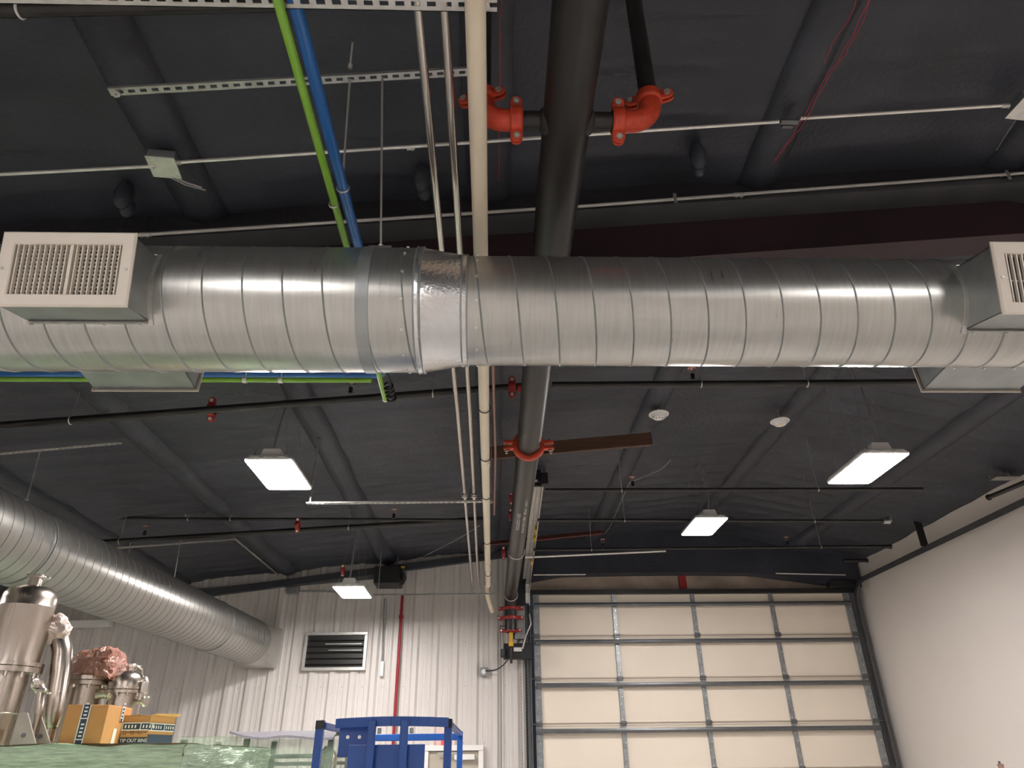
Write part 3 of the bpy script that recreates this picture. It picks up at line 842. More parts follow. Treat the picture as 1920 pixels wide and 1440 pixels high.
tag(MB().cyl(s2b + V((-.035, 0, -.02)), s2b + V((-.035, 0, .05)), .006, 8).cyl(s2b + V((-.035, 0, -.012)), s2b + V((-.035, 0, 0)), .012, 6).build('hex_bolt', 'bolt'), 'zinc bolt at the right end of the top strut channel', 'bolt')
s3a, s3b = PY(575, 945, 6.2), PY(925, 941, 6.2)
strut(s3a, s3b, 'strut_channel', 'long slotted strut channel hanging behind the large left lamp')
s4a, s4b = PY(700, 1116, 10.35), PY(927, 1114, 10.35)
strut(s4a, s4b, 'strut_channel', 'strut channel crossing in front of the far ribbed wall under the pipe ends', slots=False, m_='stile')
s5a, s5b = PR(-40, 855, .12), PR(228, 831, .12)
strut(s5a, s5b, 'strut_channel', 'slotted strut channel above the left duct, nearer one')
s6a, s6b = PR(210, 1029, .35), PR(440, 1012, .35)
strut(s6a, s6b, 'strut_channel', 'slotted strut channel above the left duct, farther one')
# rods
def vrod(top, bot, label): return rod(top, bot, label=label, cat='threaded rod')
t_ = PY(656, 148, 2.13); vrod(t_, CLB + V((0, 0, .0)), 'thin rod from the slotted strut down to the blue pipe clamp')
t_ = PY(717, 145, 2.13); vrod(t_, V((sx + .02, YDU - .06, ZDU + R1 + .02)), 'thin rod from the slotted strut down to the duct strap')
t_ = PY(661, 80, 2.05); t_.z = min(t_.z, roof(t_.x)); vrod(t_, PY(656, 128, 2.10), 'short rod stub between ceiling and slotted strut')
def hang(px, py0, y, z0, label, r=.005, mat_='zinc'):
    p = PY(px, py0, y); return rod(V((p.x, y, roof(p.x) - .03)), V((p.x, y, z0)), label=label, r=r, cat='threaded rod', mat_=mat_)
hang(583, 930, 6.2, s3a.z, 'thick hanger rod at the left end of the strut behind the large left lamp', r=.008)
hang(709, 1110, 10.35, s4a.z, 'hanger rod at the left end of the far strut channel')
hang(921, 930, 6.2, s3a.z, 'hanger rod at the right end of the strut beside the cream pipe')
for (pt, pb2, lab) in (((75, 846), (50, 938), 'hanger rod of the left duct nearest the camera'), ((339, 1010), (326, 1090), 'hanger rod at the far end of the left duct'), ((245, 1015), (240, 1047), 'hanger rod in the middle of the left duct')):
    y = PR(*pt, .12 if pt[1] < 900 else .35).y
    a, b = PY(*pt, y), PY(*pb2, y)
    rod(a, b, label=lab, r=.006, cat='threaded rod')
for (pt, pb2, lab) in (((354, 905), (348, 968), 'thin rod holding the far black pipe above the left duct'),):
    y = 8.2; rod(PY(*pt, y), PY(*pb2, y), label=lab, r=.006, cat='threaded rod')

# ================================================================== CONDUITS ON THE CEILING
def jbox(c, label, rotz=0.0, s=.13, cable=True):
    c = V(c); g = thing('junction_box', label, 'junction box', c)
    rot = Matrix.Rotation(rotz, 3, 'Z')
    MB().box(c + V((0, 0, .03)), (s, s, .05), rot).build('box', 'galv_box', g, bevel=.004)
    MB().box(c, (s + .008, s + .008, .006), rot).build('cover', 'zinc', g, bevel=.002)
    MB().cyl(c + rot @ V((s * .4, s * .4, -.001)), c + rot @ V((s * .4, s * .4, -.008)), .006, 6).cyl(c + rot @ V((-s * .4, -s * .4, -.001)), c + rot @ V((-s * .4, -s * .4, -.008)), .006, 6).build('screw', 'bolt', g)
    return g
c1a, c1m, c1b = PR(-80, 331, .17), PR(306, 311, .17), PR(1915, 197, .17)
cn = thing('ceiling_conduit', 'long steel conduit crossing the ceiling in front of the roof beam', 'conduit', c1m)
MB().tube([c1a, PR(278, 312, .17)], .0095, 10).build('conduit', 'conduit', cn)
MB().tube([PR(335, 304, .17), PR(1460, 228, .17)], .0095, 10).build('conduit', 'conduit', cn)
MB().tube([PR(1500, 222, .17), PR(1890, 197, .17)], .0095, 10).build('conduit', 'conduit', cn)
cc = MB()
for px, py in ((770, 277), (285, 311), (333, 304), (1885, 198)):
    p = PR(px, py, .17); cc.tube([p - V((.02, 0, .002)), p + V((.02, 0, .002))], .013, 10).cyl(p + V((.01, 0, -.012)), p + V((.01, 0, -.02)), .004, 6).mark()
cc.build('fitting', 'zinc', cn)
g1 = jbox(PR(307, 314, .18), 'square junction box on the conduit at upper left of the ceiling', .1, .135)
a = PR(322, 330, .18)
tag(MB().tube([a, a + V((.05, .04, .0)), a + V((.11, .10, .02)), PR(361, 352, .06)], .006, 8).tube([a + V((-.02, 0, 0)), a + V((.04, .07, .01)), a + V((.12, .13, .03))], .005, 8).build('flexible_conduit', 'cable'), 'ribbed flexible conduit leaving the square junction box at upper left', 'conduit')
g2 = jbox(PR(1925, 204, .18), 'junction box on the conduit at the upper right picture edge', .1, .14)
tag(MB().tube([PR(1912, 214, .17), PR(1890, 246, .12), PR(1868, 282, .05)], .004, 6).build('flexible_conduit', 'cable'), 'thin pale cable leaving the junction box at the right picture edge', 'cable')
jbr = PR(1480, 228, .16)
tag(MB().box(jbr, (.10, .03, .02)).box(jbr + V((0, .03, .01)), (.06, .02, .04)).build('conduit_bracket', 'strut_dark', bevel=.003), 'dark sprayed-over bracket on the conduit under the right purlin', 'bracket')
YC2 = 3.07
cn2 = thing('ceiling_conduit', 'steel conduit fixed along the roof beam just above the big duct', 'conduit', PY(900, 400, YC2))
MB().tube([PY(-60, 466, YC2), PY(272, 440, YC2)], .0095, 10).build('conduit', 'conduit', cn2)
MB().tube([PY(272, 440, YC2), PY(1085, 387, YC2), PY(1980, 320, YC2)], .0105, 10).build('conduit', 'conduit', cn2)
cc = MB()
for px, py in ((273, 440), (1385, 365)):
    p = PY(px, py, YC2); cc.tube([p - V((.03, 0, .002)), p + V((.03, 0, .002))], .014, 10)
    for q in (-.015, .015): cc.cyl(p + V((q, 0, -.013)), p + V((q, 0, -.022)), .004, 6)
    cc.mark()
cc.build('fitting', 'zinc', cn2)
for px, py in ((1265, 374), (1888, 330)):
    p = PY(px, py, YC2); MB().box(p + V((0, -.012, 0)), (.018, .006, .07)).cyl(p + V((0, -.01, .03)), p + V((0, .05, .03)), .006, 6).build('clip', 'bolt', cn2)

# red wires
def wire(pts, label, r=.0016, dz=.10, grp=None):
    P = [PR(px, py, dz) if not isinstance(px, Vector) else px for px, py in pts]
    Q = []
    for a, b in zip(P[:-1], P[1:]):
        for k in range(4): Q.append(a.lerp(b, k / 4) + V((random.uniform(-.006, .006), 0, random.uniform(-.004, .004))))
    Q.append(P[-1])
    o = MB().tube(Q, r, 5).build('red_wire', 'redwire'); tag(o, label, 'wire', grp); return o
wire([(1612, -10), (1590, 40), (1560, 85), (1546, 120)], 'loose red wire farthest left of the three under the right purlin', dz=.19)
wire([(1634, -10), (1600, 65), (1570, 115), (1540, 155), (1510, 215), (1480, 262), (1447, 308)], 'middle red wire hanging along the right purlin', dz=.19)
wire([(1637, -10), (1612, 55), (1585, 100), (1550, 150), (1527, 190), (1512, 225), (1485, 260), (1452, 300)], 'rightmost red wire hanging along the right purlin', dz=.18)
wire([(939, -10), (938, 60), (936, 180), (934, 340)], 'single red wire hanging beside the cream pipe', dz=.12)

# ================================================================== SPRINKLER LINES BEYOND THE DUCT
SL = []
def sline(a, b, r, label, extra=None):
    t = thing('sprinkler_line', label, 'pipe', a)
    MB().tube([a, b], r, 14).build('pipe', 'black_pipe', t)
    hb = MB(); n = 0
    for f in (extra or (.3, .7)):
        c = V(a).lerp(V(b), f)
        hb.tube([c + V((0, (r + .003) * math.cos(q), (r + .003) * math.sin(q))) for q in [2 * math.pi * k / 16 for k in range(16)]], .005, 5, closed=True)
        hb.cyl(c + V((0, 0, r)), V((c.x, c.y, max(c.z + r + .02, roof(c.x) - .03))), .004, 6).mark()
    hb.build('ring_hanger', 'bolt', t)
    SL.append(t); return t
Yb = 4.93
la = PR(-30, 800, .34); lb = PY(1012, 722, Yb)
sline(la, lb, .030, 'black sprinkler pipe rising across the ceiling left of the main pipe just beyond the duct', (.15, .8))
sline(lb + V((.1, 0, 0)), PY(1800, 716, Yb), .028, 'black sprinkler pipe running level to the right just beyond the duct', (.36, .62))
coupling(PY(960, 726, Yb) + V((0, 0, 0)), (1, 0, 0), .034, 'darkred', 'dark red tee coupling left of the thick pipe just beyond the duct', w=.06, ear=V((0, -.2, 1)))
tag(MB().cyl(PY(985, 728, Yb), PY(985, 728, Yb) + V((.0, 0, -.10)), .03, 12).cyl(PY(985, 728, Yb) + V((-.06, 0, 0)), PY(985, 728, Yb) + V((.06, 0, 0)), .036, 14).build('pipe_tee', 'darkred'), 'dark red pipe tee half hidden behind the thick black pipe', 'pipe tee')
tag(MB().cyl(PY(984, 742, Yb), PY(982, 800, Yb), .022, 12).build('drop_pipe', 'black_pipe'), 'short black drop pipe below the dark red tee', 'pipe')
sline(PY(1022, 919, 7.3), PY(1730, 917, 7.3), .020, 'black sprinkler pipe level behind the two right lamps', (.2, .72))
sline(PY(112, 972, 8.2), PY(905, 975, 8.2), .018, 'black sprinkler pipe with clamps left of the thick pipe, far row', (.3, .4))
sline(PY(1008, 975, 8.2), PY(1655, 977, 8.2), .018, 'black sprinkler pipe to the right with an elbow at its end, far row', (.25, .8))
sline(PR(185, 1017, .34), PR(905, 973, .34), .030, 'black sprinkler pipe rising left of the thick pipe, second row', (.05, .63))
sline(PY(1000, 1031, 9.5), PY(1672, 1024, 9.5), .018, 'thin black sprinkler pipe in the farthest row on the right', (.16, .8))
tag(MB().cyl(PY(1655, 977, 8.2), PY(1668, 977, 8.2), .035, 12).cyl(PY(1668, 977, 8.2), PY(1668, 970, 8.2), .03, 12).build('pipe_elbow', 'galv_box'), 'grey elbow at the right end of the far sprinkler pipe', 'pipe elbow')
for (px, py, y, s) in ((397, 768, None, .05), (558, 985, 8.0, .045), (957, 966, 8.3, .04), (958, 935, 7.3, .035), (944, 1037, 9.5, .045), (643, 1070, 10.6, .045)):
    p = PR(px, py, .34) if y is None else PY(px, py, y)
    labs = {397: 'dark red coupling on the rising pipe below the left register', 558: 'dark red coupling on the second rising pipe right of the large left lamp', 957: 'dark red coupling beside the thick pipe level with the yellow stickers', 958: 'small dark red fitting just left of the thick pipe', 944: 'dark red coupling left of the thick pipe near the far wall', 643: 'dark red coupling above the small far lamp'}
    coupling(p, (1, 0, 0), s * .8, 'darkred', labs[px], w=s * 1.1, ear=V((0, -.3, 1)))
# upright sprinkler heads
def head(p, par, s=1.0):
    p = V(p); g = MB().cyl(p, p + V((0, 0, .05 * s)), .016 * s, 8).build('sprinkler_head', 'black', par); g['_og'] = par['_og']
    MB().tube([p + V((-.0, 0, .05 * s)), p + V((-.022 * s, 0, .07 * s)), p + V((-.012 * s, 0, .10 * s))], .004 * s, 6).tube([p + V((0, 0, .05 * s)), p + V((.022 * s, 0, .07 * s)), p + V((.012 * s, 0, .10 * s))], .004 * s, 6).build('frame_arms', 'copper', g)
    MB().cyl(p + V((0, 0, .10 * s)), p + V((0, 0, .106 * s)), .03 * s, 12).build('deflector', 'copper', g)
    return g
for ln, (px, py), y in ((SL[0], (657, 738), Yb), (SL[1], (1300, 712), Yb), (SL[2], (1187, 912), 7.3), (SL[5], (270, 1004), 8.0), (SL[5], (738, 972), 7.9),
                        (SL[6], (1131, 1026), 9.5), (SL[6], (1477, 1022), 9.5)):
    head(PY(px, py, y), ln, 1.1)

# smoke detectors
for (px, py), lab, dark in (((1235, 776), 'round white detector with dark vents hung from the ceiling right of the thick pipe', True), ((1462, 789), 'plain round white detector on the ceiling above the far right lamp', False)):
    p = PR(px, py, .16); g = thing('smoke_detector', lab, 'smoke detector', p)
    MB().lathe(p, [(.02, -.05), (.055, -.048), (.075, -.03), (.085, -.012), (.10, -.010), (.10, 0)], n=28).build('housing', 'white_metal', g)
    MB().cyl(p, V((p.x, p.y, roof(p.x))), .008, 8).build('stem', 'zinc', g)
    v = MB()
    if dark:
        for k in range(5): v.box(p + V((-.06 + .03 * k, -.02 + .012 * (k % 2), -.05)), (.014, .02, .006))
    else: v.cyl(p + V((0, 0, -.051)), p + V((0, 0, -.046)), .035, 16)
    v.build('vents', 'stile' if dark else 'pvc', g)

# timber brace and red angle
a, b = PZ(905, 851, 4.48), PZ(1222, 823, 4.56)
tag(MB().bar(a, b, .04, .135).build('timber_brace', 'wood', bevel=.003), 'brown timber plank fixed across the ceiling behind the red coupling', 'plank')
a, b = PR(905, 1023, .28), PR(1132, 1000, .28)
tag(MB().bar(a, b, .06, .012).bar(a + V((0, .03, .03)), b + V((0, .03, .03)), .01, .06).build('angle_iron', 'rust'), 'rusty red steel angle near the far end of the door track', 'angle iron')
# pale conduits near the far end, plus a rod for a lit purlin edge
tag(MB().tube([PY(985, 1045, 9.9), PY(1248, 1033, 9.9)], .016, 8).build('ceiling_conduit', 'conduit'), 'pale conduit rising right of the door track near the far wall', 'conduit')
tag(MB().tube([PY(1000, 1078, 10.9), PY(1098, 1077, 10.9)], .010, 8).build('ceiling_conduit', 'conduit'), 'short pale rod above the left corner of the overhead door', 'conduit')
tag(MB().tube([PY(1455, 1075, 10.9), PY(1585, 1078, 10.9)], .010, 8).build('ceiling_conduit', 'conduit'), 'short pale rod above the right corner of the overhead door', 'conduit')
tag(MB().tube([PR(440, 1010, .10), PR(522, 1078, .10)], .011, 6).build('ceiling_conduit', 'conduit'), 'added pale rod for the lit edge of the purlin at the far left', 'conduit')  # no conduit here: pale rod paints the lit edge of the purlin flange
tag(MB().tube([PR(1258, 862, .17), PR(1240, 880, .17), PR(1180, 905, .17), PR(1145, 985, .17), PR(1135, 1000, .17)], .005, 6).build('flexible_conduit', 'cable'), 'thin cable following the purlin right of the door track', 'cable')
tag(MB().tube([PR(900, 985, .25), PR(860, 1010, .25), PR(795, 1043, .25)], .005, 6).build('flexible_conduit', 'cable'), 'thin sagging cable left of the cream pipe near the far wall', 'cable')
# black pipe ends against the right wall
for (px, py, l, lab) in ((1855, 932, .55, 'black pipe end pointing out near the white wall at upper right'), (1668, 1025, .2, 'black pipe end near the white wall, second from the door'), (1624, 1051, .2, 'black pipe end near the white wall, closest to the door')):
    p = PX(px, py, 5.62) if px < 1800 else PX(px, py, 5.55)
    q = p + V((-.35, 0, 0)) if px < 1800 else p + V((.10, -l, .0))
    tag(MB().cyl(p, q, .026, 14).cyl(p, p + (p - q).normalized() * .02, .034, 14).build('pipe_end', 'black_pipe'), lab, 'pipe')

p = PX(1885, 897, 5.7)
tag(MB().box(p, (.26, .12, .008)).box(p + V((.0, .06, .03)), (.26, .008, .06)).bar(p + V((.05, 0, 0)), (p.x + .05, p.y, roof(p.x) - .02), .03, .006).build('track_bracket', 'zinc', bevel=.003), 'pale sheet metal bracket above the right door track at upper right', 'bracket')
# main riser assembly at the far wall
c = V((.282, 10.88, ZP - .16))
for i, (dz, lab) in enumerate(((-.02, 'uppermost'), (-.16, 'middle'), (-.34, 'lowest'))):
    coupling(c + V((0, 0, dz)), (0, 0, 1), RP * (1 if i < 2 else .8), 'darkred', '%s red coupling on the riser where the thick pipe turns down' % lab, w=.05, ear=V((1, -.15, 0)))
tag(MB().cyl(c + V((0, 0, -.36)), c + V((0, 0, -.50)), .03, 14).box(c + V((0, -.03, -.53)), (.07, .05, .07)).build('riser_valve', 'yellow', bevel=.006), 'yellow valve under the lowest red coupling of the riser', 'valve')
vb = thing('valve_assembly', 'black valve and switch assembly on the wall beneath the red couplings', 'valve', c + V((0, 0, -.85)))
MB().box(c + V((.1, .12, -.62)), (.42, .12, .22)).cyl(c + V((-.12, 0, -.6)), c + V((-.12, 0, -.72)), .04, 12).cyl(c + V((.0, -.02, -.55)), c + V((.0, -.02, -.80)), .02, 10).build('valve_body', 'black', vb, bevel=.01)
MB().box(c + V((.10, .04, -.60)), (.12, .02, .055)).build('tag_plate', 'white_metal', vb)
MB().tube([c + V((.28, 0, -.10)), c + V((.30, -.02, -.25)), c + V((.22, -.03, -.42)), c + V((.17, -.02, -.60))], .012, 8).build('grey_hose', 'cable', vb)
MB().box(c + V((.14, .12, -.20)), (.16, .01, .48)).build('back_plate', 'galv_box', vb)
tag(MB().box((.42, YW - .13, (roof(.4) + 3.28) / 2), (.19, .16, roof(.4) - 3.44)).build('steel_post', 'foam_dark'), 'short black foam-covered post hanging between the riser and the door track', 'post')
tag(MB().tube([PY(938, 1172, YW - .05), PY(939, 1220, YW - .05), V((PY(939, 1220, YW - .05).x, YW - .05, .3))], .008, 6).cyl(PY(938, 1174, YW - .05), PY(950, 1174, YW - .05), .008, 6).build('wall_conduit', 'strut_dark'), 'thin dark conduit running down the wall left of the riser', 'conduit')

# ================================================================== LIGHT FIXTURES
def fixture(c, label, rz=0.0, hang_dx=.0):
    """high-bay LED panel, c is the centre of its glowing underside"""
    c = V(c); g = thing('high_bay_lamp', label, 'ceiling lamp', c, None)
    R_ = Matrix.Rotation(rz, 3, 'Z'); hw, hl = .195, .36
    b = MB(); hh = [(hw, hl, 0), (hw + .006, hl + .006, .012), (hw - .012, hl - .012, .045), (hw - .05, hl - .05, .055)]
    for u, w, z in hh: b.v += [c + R_ @ V((x, y, z)) for x, y in ((-u, -w + .03), (-u + .03, -w), (u - .03, -w), (u, -w + .03), (u, w - .03), (u - .03, w), (-u + .03, w), (-u, w - .03))]
    for i in range(3):
        for k in range(8): b.f.append((8 * i + k, 8 * i + (k + 1) % 8, 8 * i + 8 + (k + 1) % 8, 8 * i + 8 + k))
    b.f.append(tuple(range(24, 32)))
    b.build('housing', 'white_metal', g)
    MB().prism([c + R_ @ V((x, y, .0)) for x, y in ((-hw + .012, -hl + .012), (hw - .012, -hl + .012), (hw - .012, hl - .012), (-hw + .012, hl - .012))], V((0, 0, .003))).build('lens', 'lens', g, label='glowing white lens')
    v = MB()
    for k in (-1, 0, 1):
        v.box(c + R_ @ V((k * .11, -hl - .001, .022)), (.07, .006, .010), R_); v.box(c + R_ @ V((k * .11, hl + .001, .022)), (.07, .006, .010), R_)
    v.build('vent_slots', 'white', g)
    MB().prism([c + R_ @ V((x, -hl + .06, z)) for x, z in ((-.095, .05), (.095, .05), (.07, .125), (-.07, .125))], R_ @ V((0, .14, 0))).build('driver_box', 'white_metal', g, bevel=.004)
    tp = V((c.x, c.y - .1, roof(c.x) - .04))
    w = MB()
    for sx_ in (-1, 1):
        for sy in (-1, 1):
            p = c + R_ @ V((sx_ * .13, sy * (hl - .05), .05)); w.cyl(p, p + V((0, 0, .03)), .005, 6)
            w.cyl(p + V((0, 0, .03)), V((c.x + sx_ * .02, c.y + sy * .2, tp.z)), .0015, 5)
    w.build('suspension_wire', 'cable', g)
    t = [c + R_ @ V((0, -hl + .10, .11))]
    for k in range(1, 9): t.append(t[0].lerp(tp, k / 8) + V((.05 * math.sin(math.pi * k / 8) * (1 if c.x > 0 else -.1), 0, 0)))
    # ribbed flexible whip
    rs = []; pp = []
    for a_, b_ in zip(t[:-1], t[1:]):
        for k in range(6): pp.append(a_.lerp(b_, k / 6)); rs.append(.012 if k % 2 else .009)
    pp.append(t[-1]); rs.append(.008)
    MB().tube(pp, rs, 8).build('power_whip', 'cable', g)
    return g
L1 = fixture((-1.83, 5.66, 3.9), 'large glowing high-bay lamp hanging at left beyond the duct')
def lamp(c, lab, g=None):
    # roofs differ in height, so each lamp is built where it hangs
    return fixture(c, lab)
lamp((3.23, 5.53, 3.9), 'large glowing high-bay lamp hanging at right near the white wall')
lamp((2.58, 8.2, 4.2), 'smaller-looking glowing lamp between the thick pipe and the large right lamp')
lamp((-1.82, 9.3, 3.67), 'small glowing lamp in front of the ribbed wall beside the black heater')
for x in (-6.2, -1.83, 3.23):
    for y in (-1.0, -6.0, -11.0):
        lamp((x, y, 3.9), 'glowing high-bay lamp over the hall behind the camera')['group'] = 'lamps over the hall behind the camera'
lamp((-6.2, 5.6, 3.75), 'glowing high-bay lamp over the bay left of the picture')

# ================================================================== SCISSOR LIFT
YL = 4.6
lf = thing('scissor_lift', 'blue scissor lift platform rails at the bottom centre of the picture', 'lift', (-.64, 5.5, 0))
A, B = PY(601, 1356, YL), PY(841, 1349, YL)
zt = (A.z + B.z) / 2; YL2 = 6.35; xl_, xr_ = A.x, B.x
def post(x, y, cap=True, m='lift', w=.045):
    MB().box((x, y, (zt + .9) / 2), (w, w, zt - .9)).build('corner_post', m, lf, bevel=.004)
    if cap: MB().box((x, y, zt - .015), (w + .004, w + .004, .05)).build('post_cap', 'black', lf, bevel=.006)
post(xl_, YL); post(xr_, YL)
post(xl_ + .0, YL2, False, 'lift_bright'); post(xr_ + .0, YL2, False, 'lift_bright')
MB().bar((xl_ + .02, YL, zt - .02), (xl_ + .02, YL2, zt - .03), .035, .035).build('side_rail', 'lift', lf, bevel=.004)
MB().bar((xr_, YL, zt - .015), (xr_, YL2, zt - .02), .04, .03).build('side_rail', 'lift', lf, bevel=.004)
hol = MB()
for k in range(7): hol.box((xr_ + .0215, YL + .2 + k * .2, zt - .015), (.002, .02, .014))
hol.build('adjusting_holes', 'black', lf)
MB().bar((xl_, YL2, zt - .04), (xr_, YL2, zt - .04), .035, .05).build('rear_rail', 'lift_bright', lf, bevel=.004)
for z in (1.45, .98): MB().bar((xl_, YL, z), (xl_, YL2, z), .03, .03).bar((xr_, YL, z), (xr_, YL2, z), .03, .03).build('side_rail', 'lift', lf)
# curved entry gate in front
bow = [V((PY(626, 1353, 4.45).x + (xr_ - PY(626, 1353, 4.45).x) * k / 12, YL - .06 - .07 * math.sin(math.pi * k / 12), zt - .012 + .006 * math.sin(math.pi * k / 12))) for k in range(13)]
g_ = MB()
for a, b in zip(bow[:-1], bow[1:]): g_.bar(a, b, .03, .05)
g_.build('bowed_top_rail', 'lift', lf)
for px in (696, 757):
    x = PY(px, 1400, YL - .12).x
    MB().box((x, YL - .14, zt - .35), (.045, .035, .70)).build('gate_bar', 'lift', lf, bevel=.005)
    MB().box((x + .04, YL - .12, zt - .055), (.02, .02, .03)).build('hinge_pin', 'stile', lf, bevel=.003)
a, b = PY(654, 1397, YL - .10), PY(797, 1397, YL - .10)
MB().box(((a.x + b.x) / 2, YL - .10, a.z - .35), (b.x - a.x, .01, .70)).build('gate_panel', 'lift', lf, bevel=.002)
a, b = PY(641, 1362, YL - .03), PY(686, 1419, YL - .03)
MB().box(((a.x + b.x) / 2, YL - .03, (a.z + b.z) / 2), (b.x - a.x + .02, .012, a.z - b.z)).build('hinge_plate', 'lift', lf, bevel=.003)
hd = MB()
for px in (652, 674): p = PY(px, 1382, YL - .04); hd.cyl(p + V((0, -.002, 0)), p + V((0, .004, 0)), .010, 10)
hd.build('plate_hole', 'bolt', lf)
MB().box(((xl_ + xr_) / 2, (YL + YL2) / 2, .96), (xr_ - xl_ + .06, YL2 - YL + .1, .06)).build('platform_deck', 'stile', lf)
for i in range(3):
    z0, z1 = .40 + i * .18, .58 + i * .18
    for x in (xl_ + .1, xr_ - .1):
        s_ = MB(); s_.bar((x, YL + .2, z0), (x, YL2 - .2, z1), .04, .07); s_.bar((x + .03, YL + .2, z1), (x + .03, YL2 - .2, z0), .04, .07); s_.build('scissor_arm', 'lift', lf)
MB().box(((xl_ + xr_) / 2, (YL + YL2) / 2, .26), (xr_ - xl_, YL2 - YL, .28)).build('chassis', 'lift', lf, bevel=.02)
for x in (xl_ + .02, xr_ - .02):
    for y in (YL + .3, YL2 - .3): MB().cyl((x - .06, y, .16), (x + .06, y, .16), .16, 24).build('wheel', 'blackgloss', lf)

# ================================================================== WRAPPED PALLETS
zg = PY(200, 1396, 4.75).z
x1 = PY(345, 1402, 4.75).x
wpal = thing('wrapped_pallet', 'tall load wrapped in green stretch film at the bottom left corner', 'wrapped load', (-3.2, 5.6, 0))
def wavy_box(x0, x1, y0, y1, z0, z1, amp, name, m_, par, nx=60, nz=60):
    b = MB()
    def grid(f, nu, nv):
        o = len(b.v)
        for i in range(nu + 1):
            for j in range(nv + 1): b.v.append(f(i / nu, j / nv))
        for i in range(nu):
            for j in range(nv): b.f.append((o + i * (nv + 1) + j, o + (i + 1) * (nv + 1) + j, o + (i + 1) * (nv + 1) + j + 1, o + i * (nv + 1) + j + 1))
    def w(x, z): return amp * (mn.noise(V((x * 1.5, z * 22, 1))) + .6 * mn.noise(V((x * 6, z * 30 + x * 5, 4))))
    grid(lambda u, v: V((x0 + (x1 - x0) * u, y0 + w(x0 + (x1 - x0) * u, z0 + (z1 - z0) * v), z0 + (z1 - z0) * v + (amp * 1.2 * mn.noise(V((u * 9, 0, 7))) if v == 1 else 0))), nx, nz)
    grid(lambda u, v: V((x1 + w(y0 + (y1 - y0) * u, z0 + (z1 - z0) * v), y0 + (y1 - y0) * u, z0 + (z1 - z0) * v)), nx // 2, nz)
    grid(lambda u, v: V((x0 + w(y0 + (y1 - y0) * (1 - u), v), y1 - (y1 - y0) * u, z0 + (z1 - z0) * v)), nx // 2, nz)
    grid(lambda u, v: V((x1 - (x1 - x0) * u, y1, z0 + (z1 - z0) * v)), nx, nz)
    grid(lambda u, v: V((x0 + (x1 - x0) * u, y0 + (y1 - y0) * v, z1 + .004 + amp * .5 * mn.noise(V((u * 8, v * 8, 3))))), nx, 10)
    return b.build(name, m_, par, sharp=25)
wavy_box(-4.6, x1, 4.75, 6.6, .14, zg, .024, 'stretch_film', 'film_green', wpal)
MB().box((-3.3, 5.7, .98), (2.5, 1.7, 1.62)).build('crate', 'card', wpal)
p_b = MB()
for y in (4.85, 5.65, 6.5): p_b.box((-3.3, y, .06), (2.7, .1, .10))
for k in range(7): p_b.box((-4.55 + k * .42, 5.68, .125), (.14, 1.8, .02))
p_b.build('pallet', 'wood', wpal)
# see-through wrapped rack behind
YR = 6.9
a, b = PY(333, 1382, YR), PY(630, 1380, YR)
rx0, rx1, rz = a.x, b.x, a.z - .0
rk = thing('wrapped_rack', 'metal rack behind thin green film left of the blue lift', 'rack', ((rx0 + rx1) / 2, YR + .5, 0))
wavy_box(rx0, rx1, YR, YR + 1.0, .1, rz, .012, 'stretch_film', 'film_clear', rk)
for x in (rx0 + .04, (rx0 + rx1) / 2 - .1, rx1 - .05):
    for y in (YR + .06, YR + .94): MB().box((x, y, rz / 2 - .01), (.045, .045, rz - .02)).build('post', 'strut_dark', rk)
for z in (PY(400, 1419, YR).z, PY(400, 1434, YR).z, 1.1, .6):
    for y in (YR + .05, YR + .95): MB().box(((rx0 + rx1) / 2, y, z), (rx1 - rx0 - .04, .03, .03)).build('rail', 'strut_dark', rk)
vs = MB()
for k in range(6): x = rx0 + 1.0 + k * .07; vs.lathe((x, YR + .3, 1.2), [(.03, 0), (.03, .35), (.012, .40), (.012, .45)], n=12)
vs.build('rack_contents', 'stain_dark', rk)
MB().lathe((rx1 - .12, YR + .3, 1.2), [(.09, 0), (.09, rz - 1.38), (.07, rz - 1.33), (.03, rz - 1.28)], n=20).build('small_tank', 'stain_dark', rk)
a = PY(432, 1380, YR); b = PY(628, 1377, YR)
fs = MB(); nx_, ny_ = 26, 8
for layer in (0, 1):
    for i in range(nx_ + 1):
        for j in range(ny_ + 1):
            u = i / nx_; x = a.x + (b.x - a.x) * u; y = YR - .03 + 1.0 * j / ny_
            z = rz + .012 + .006 * mn.noise(V((x * 4, y * 3, 2)))
            if j == 0: z -= .05 * min(1, u * 3) + .012 * math.sin(u * 9)
            fs.v.append(V((x, y - (.01 if j == 0 else 0), z + .01 + (.018 if layer else 0))))
K = (nx_ + 1) * (ny_ + 1)
for i in range(nx_):
    for j in range(ny_):
        q = [i * (ny_ + 1) + j, (i + 1) * (ny_ + 1) + j, (i + 1) * (ny_ + 1) + j + 1, i * (ny_ + 1) + j + 1]
        fs.f.append(tuple(q[::-1])); fs.f.append(tuple(k + K for k in q))
for i in range(nx_):
    for j in (0, ny_): fs.f.append((i * (ny_ + 1) + j, (i + 1) * (ny_ + 1) + j, (i + 1) * (ny_ + 1) + j + K, i * (ny_ + 1) + j + K))
tag(fs.build('foam_sheet', 'foamsheet'), 'grey foam sheet draped over the top of the wrapped rack', 'foam sheet')

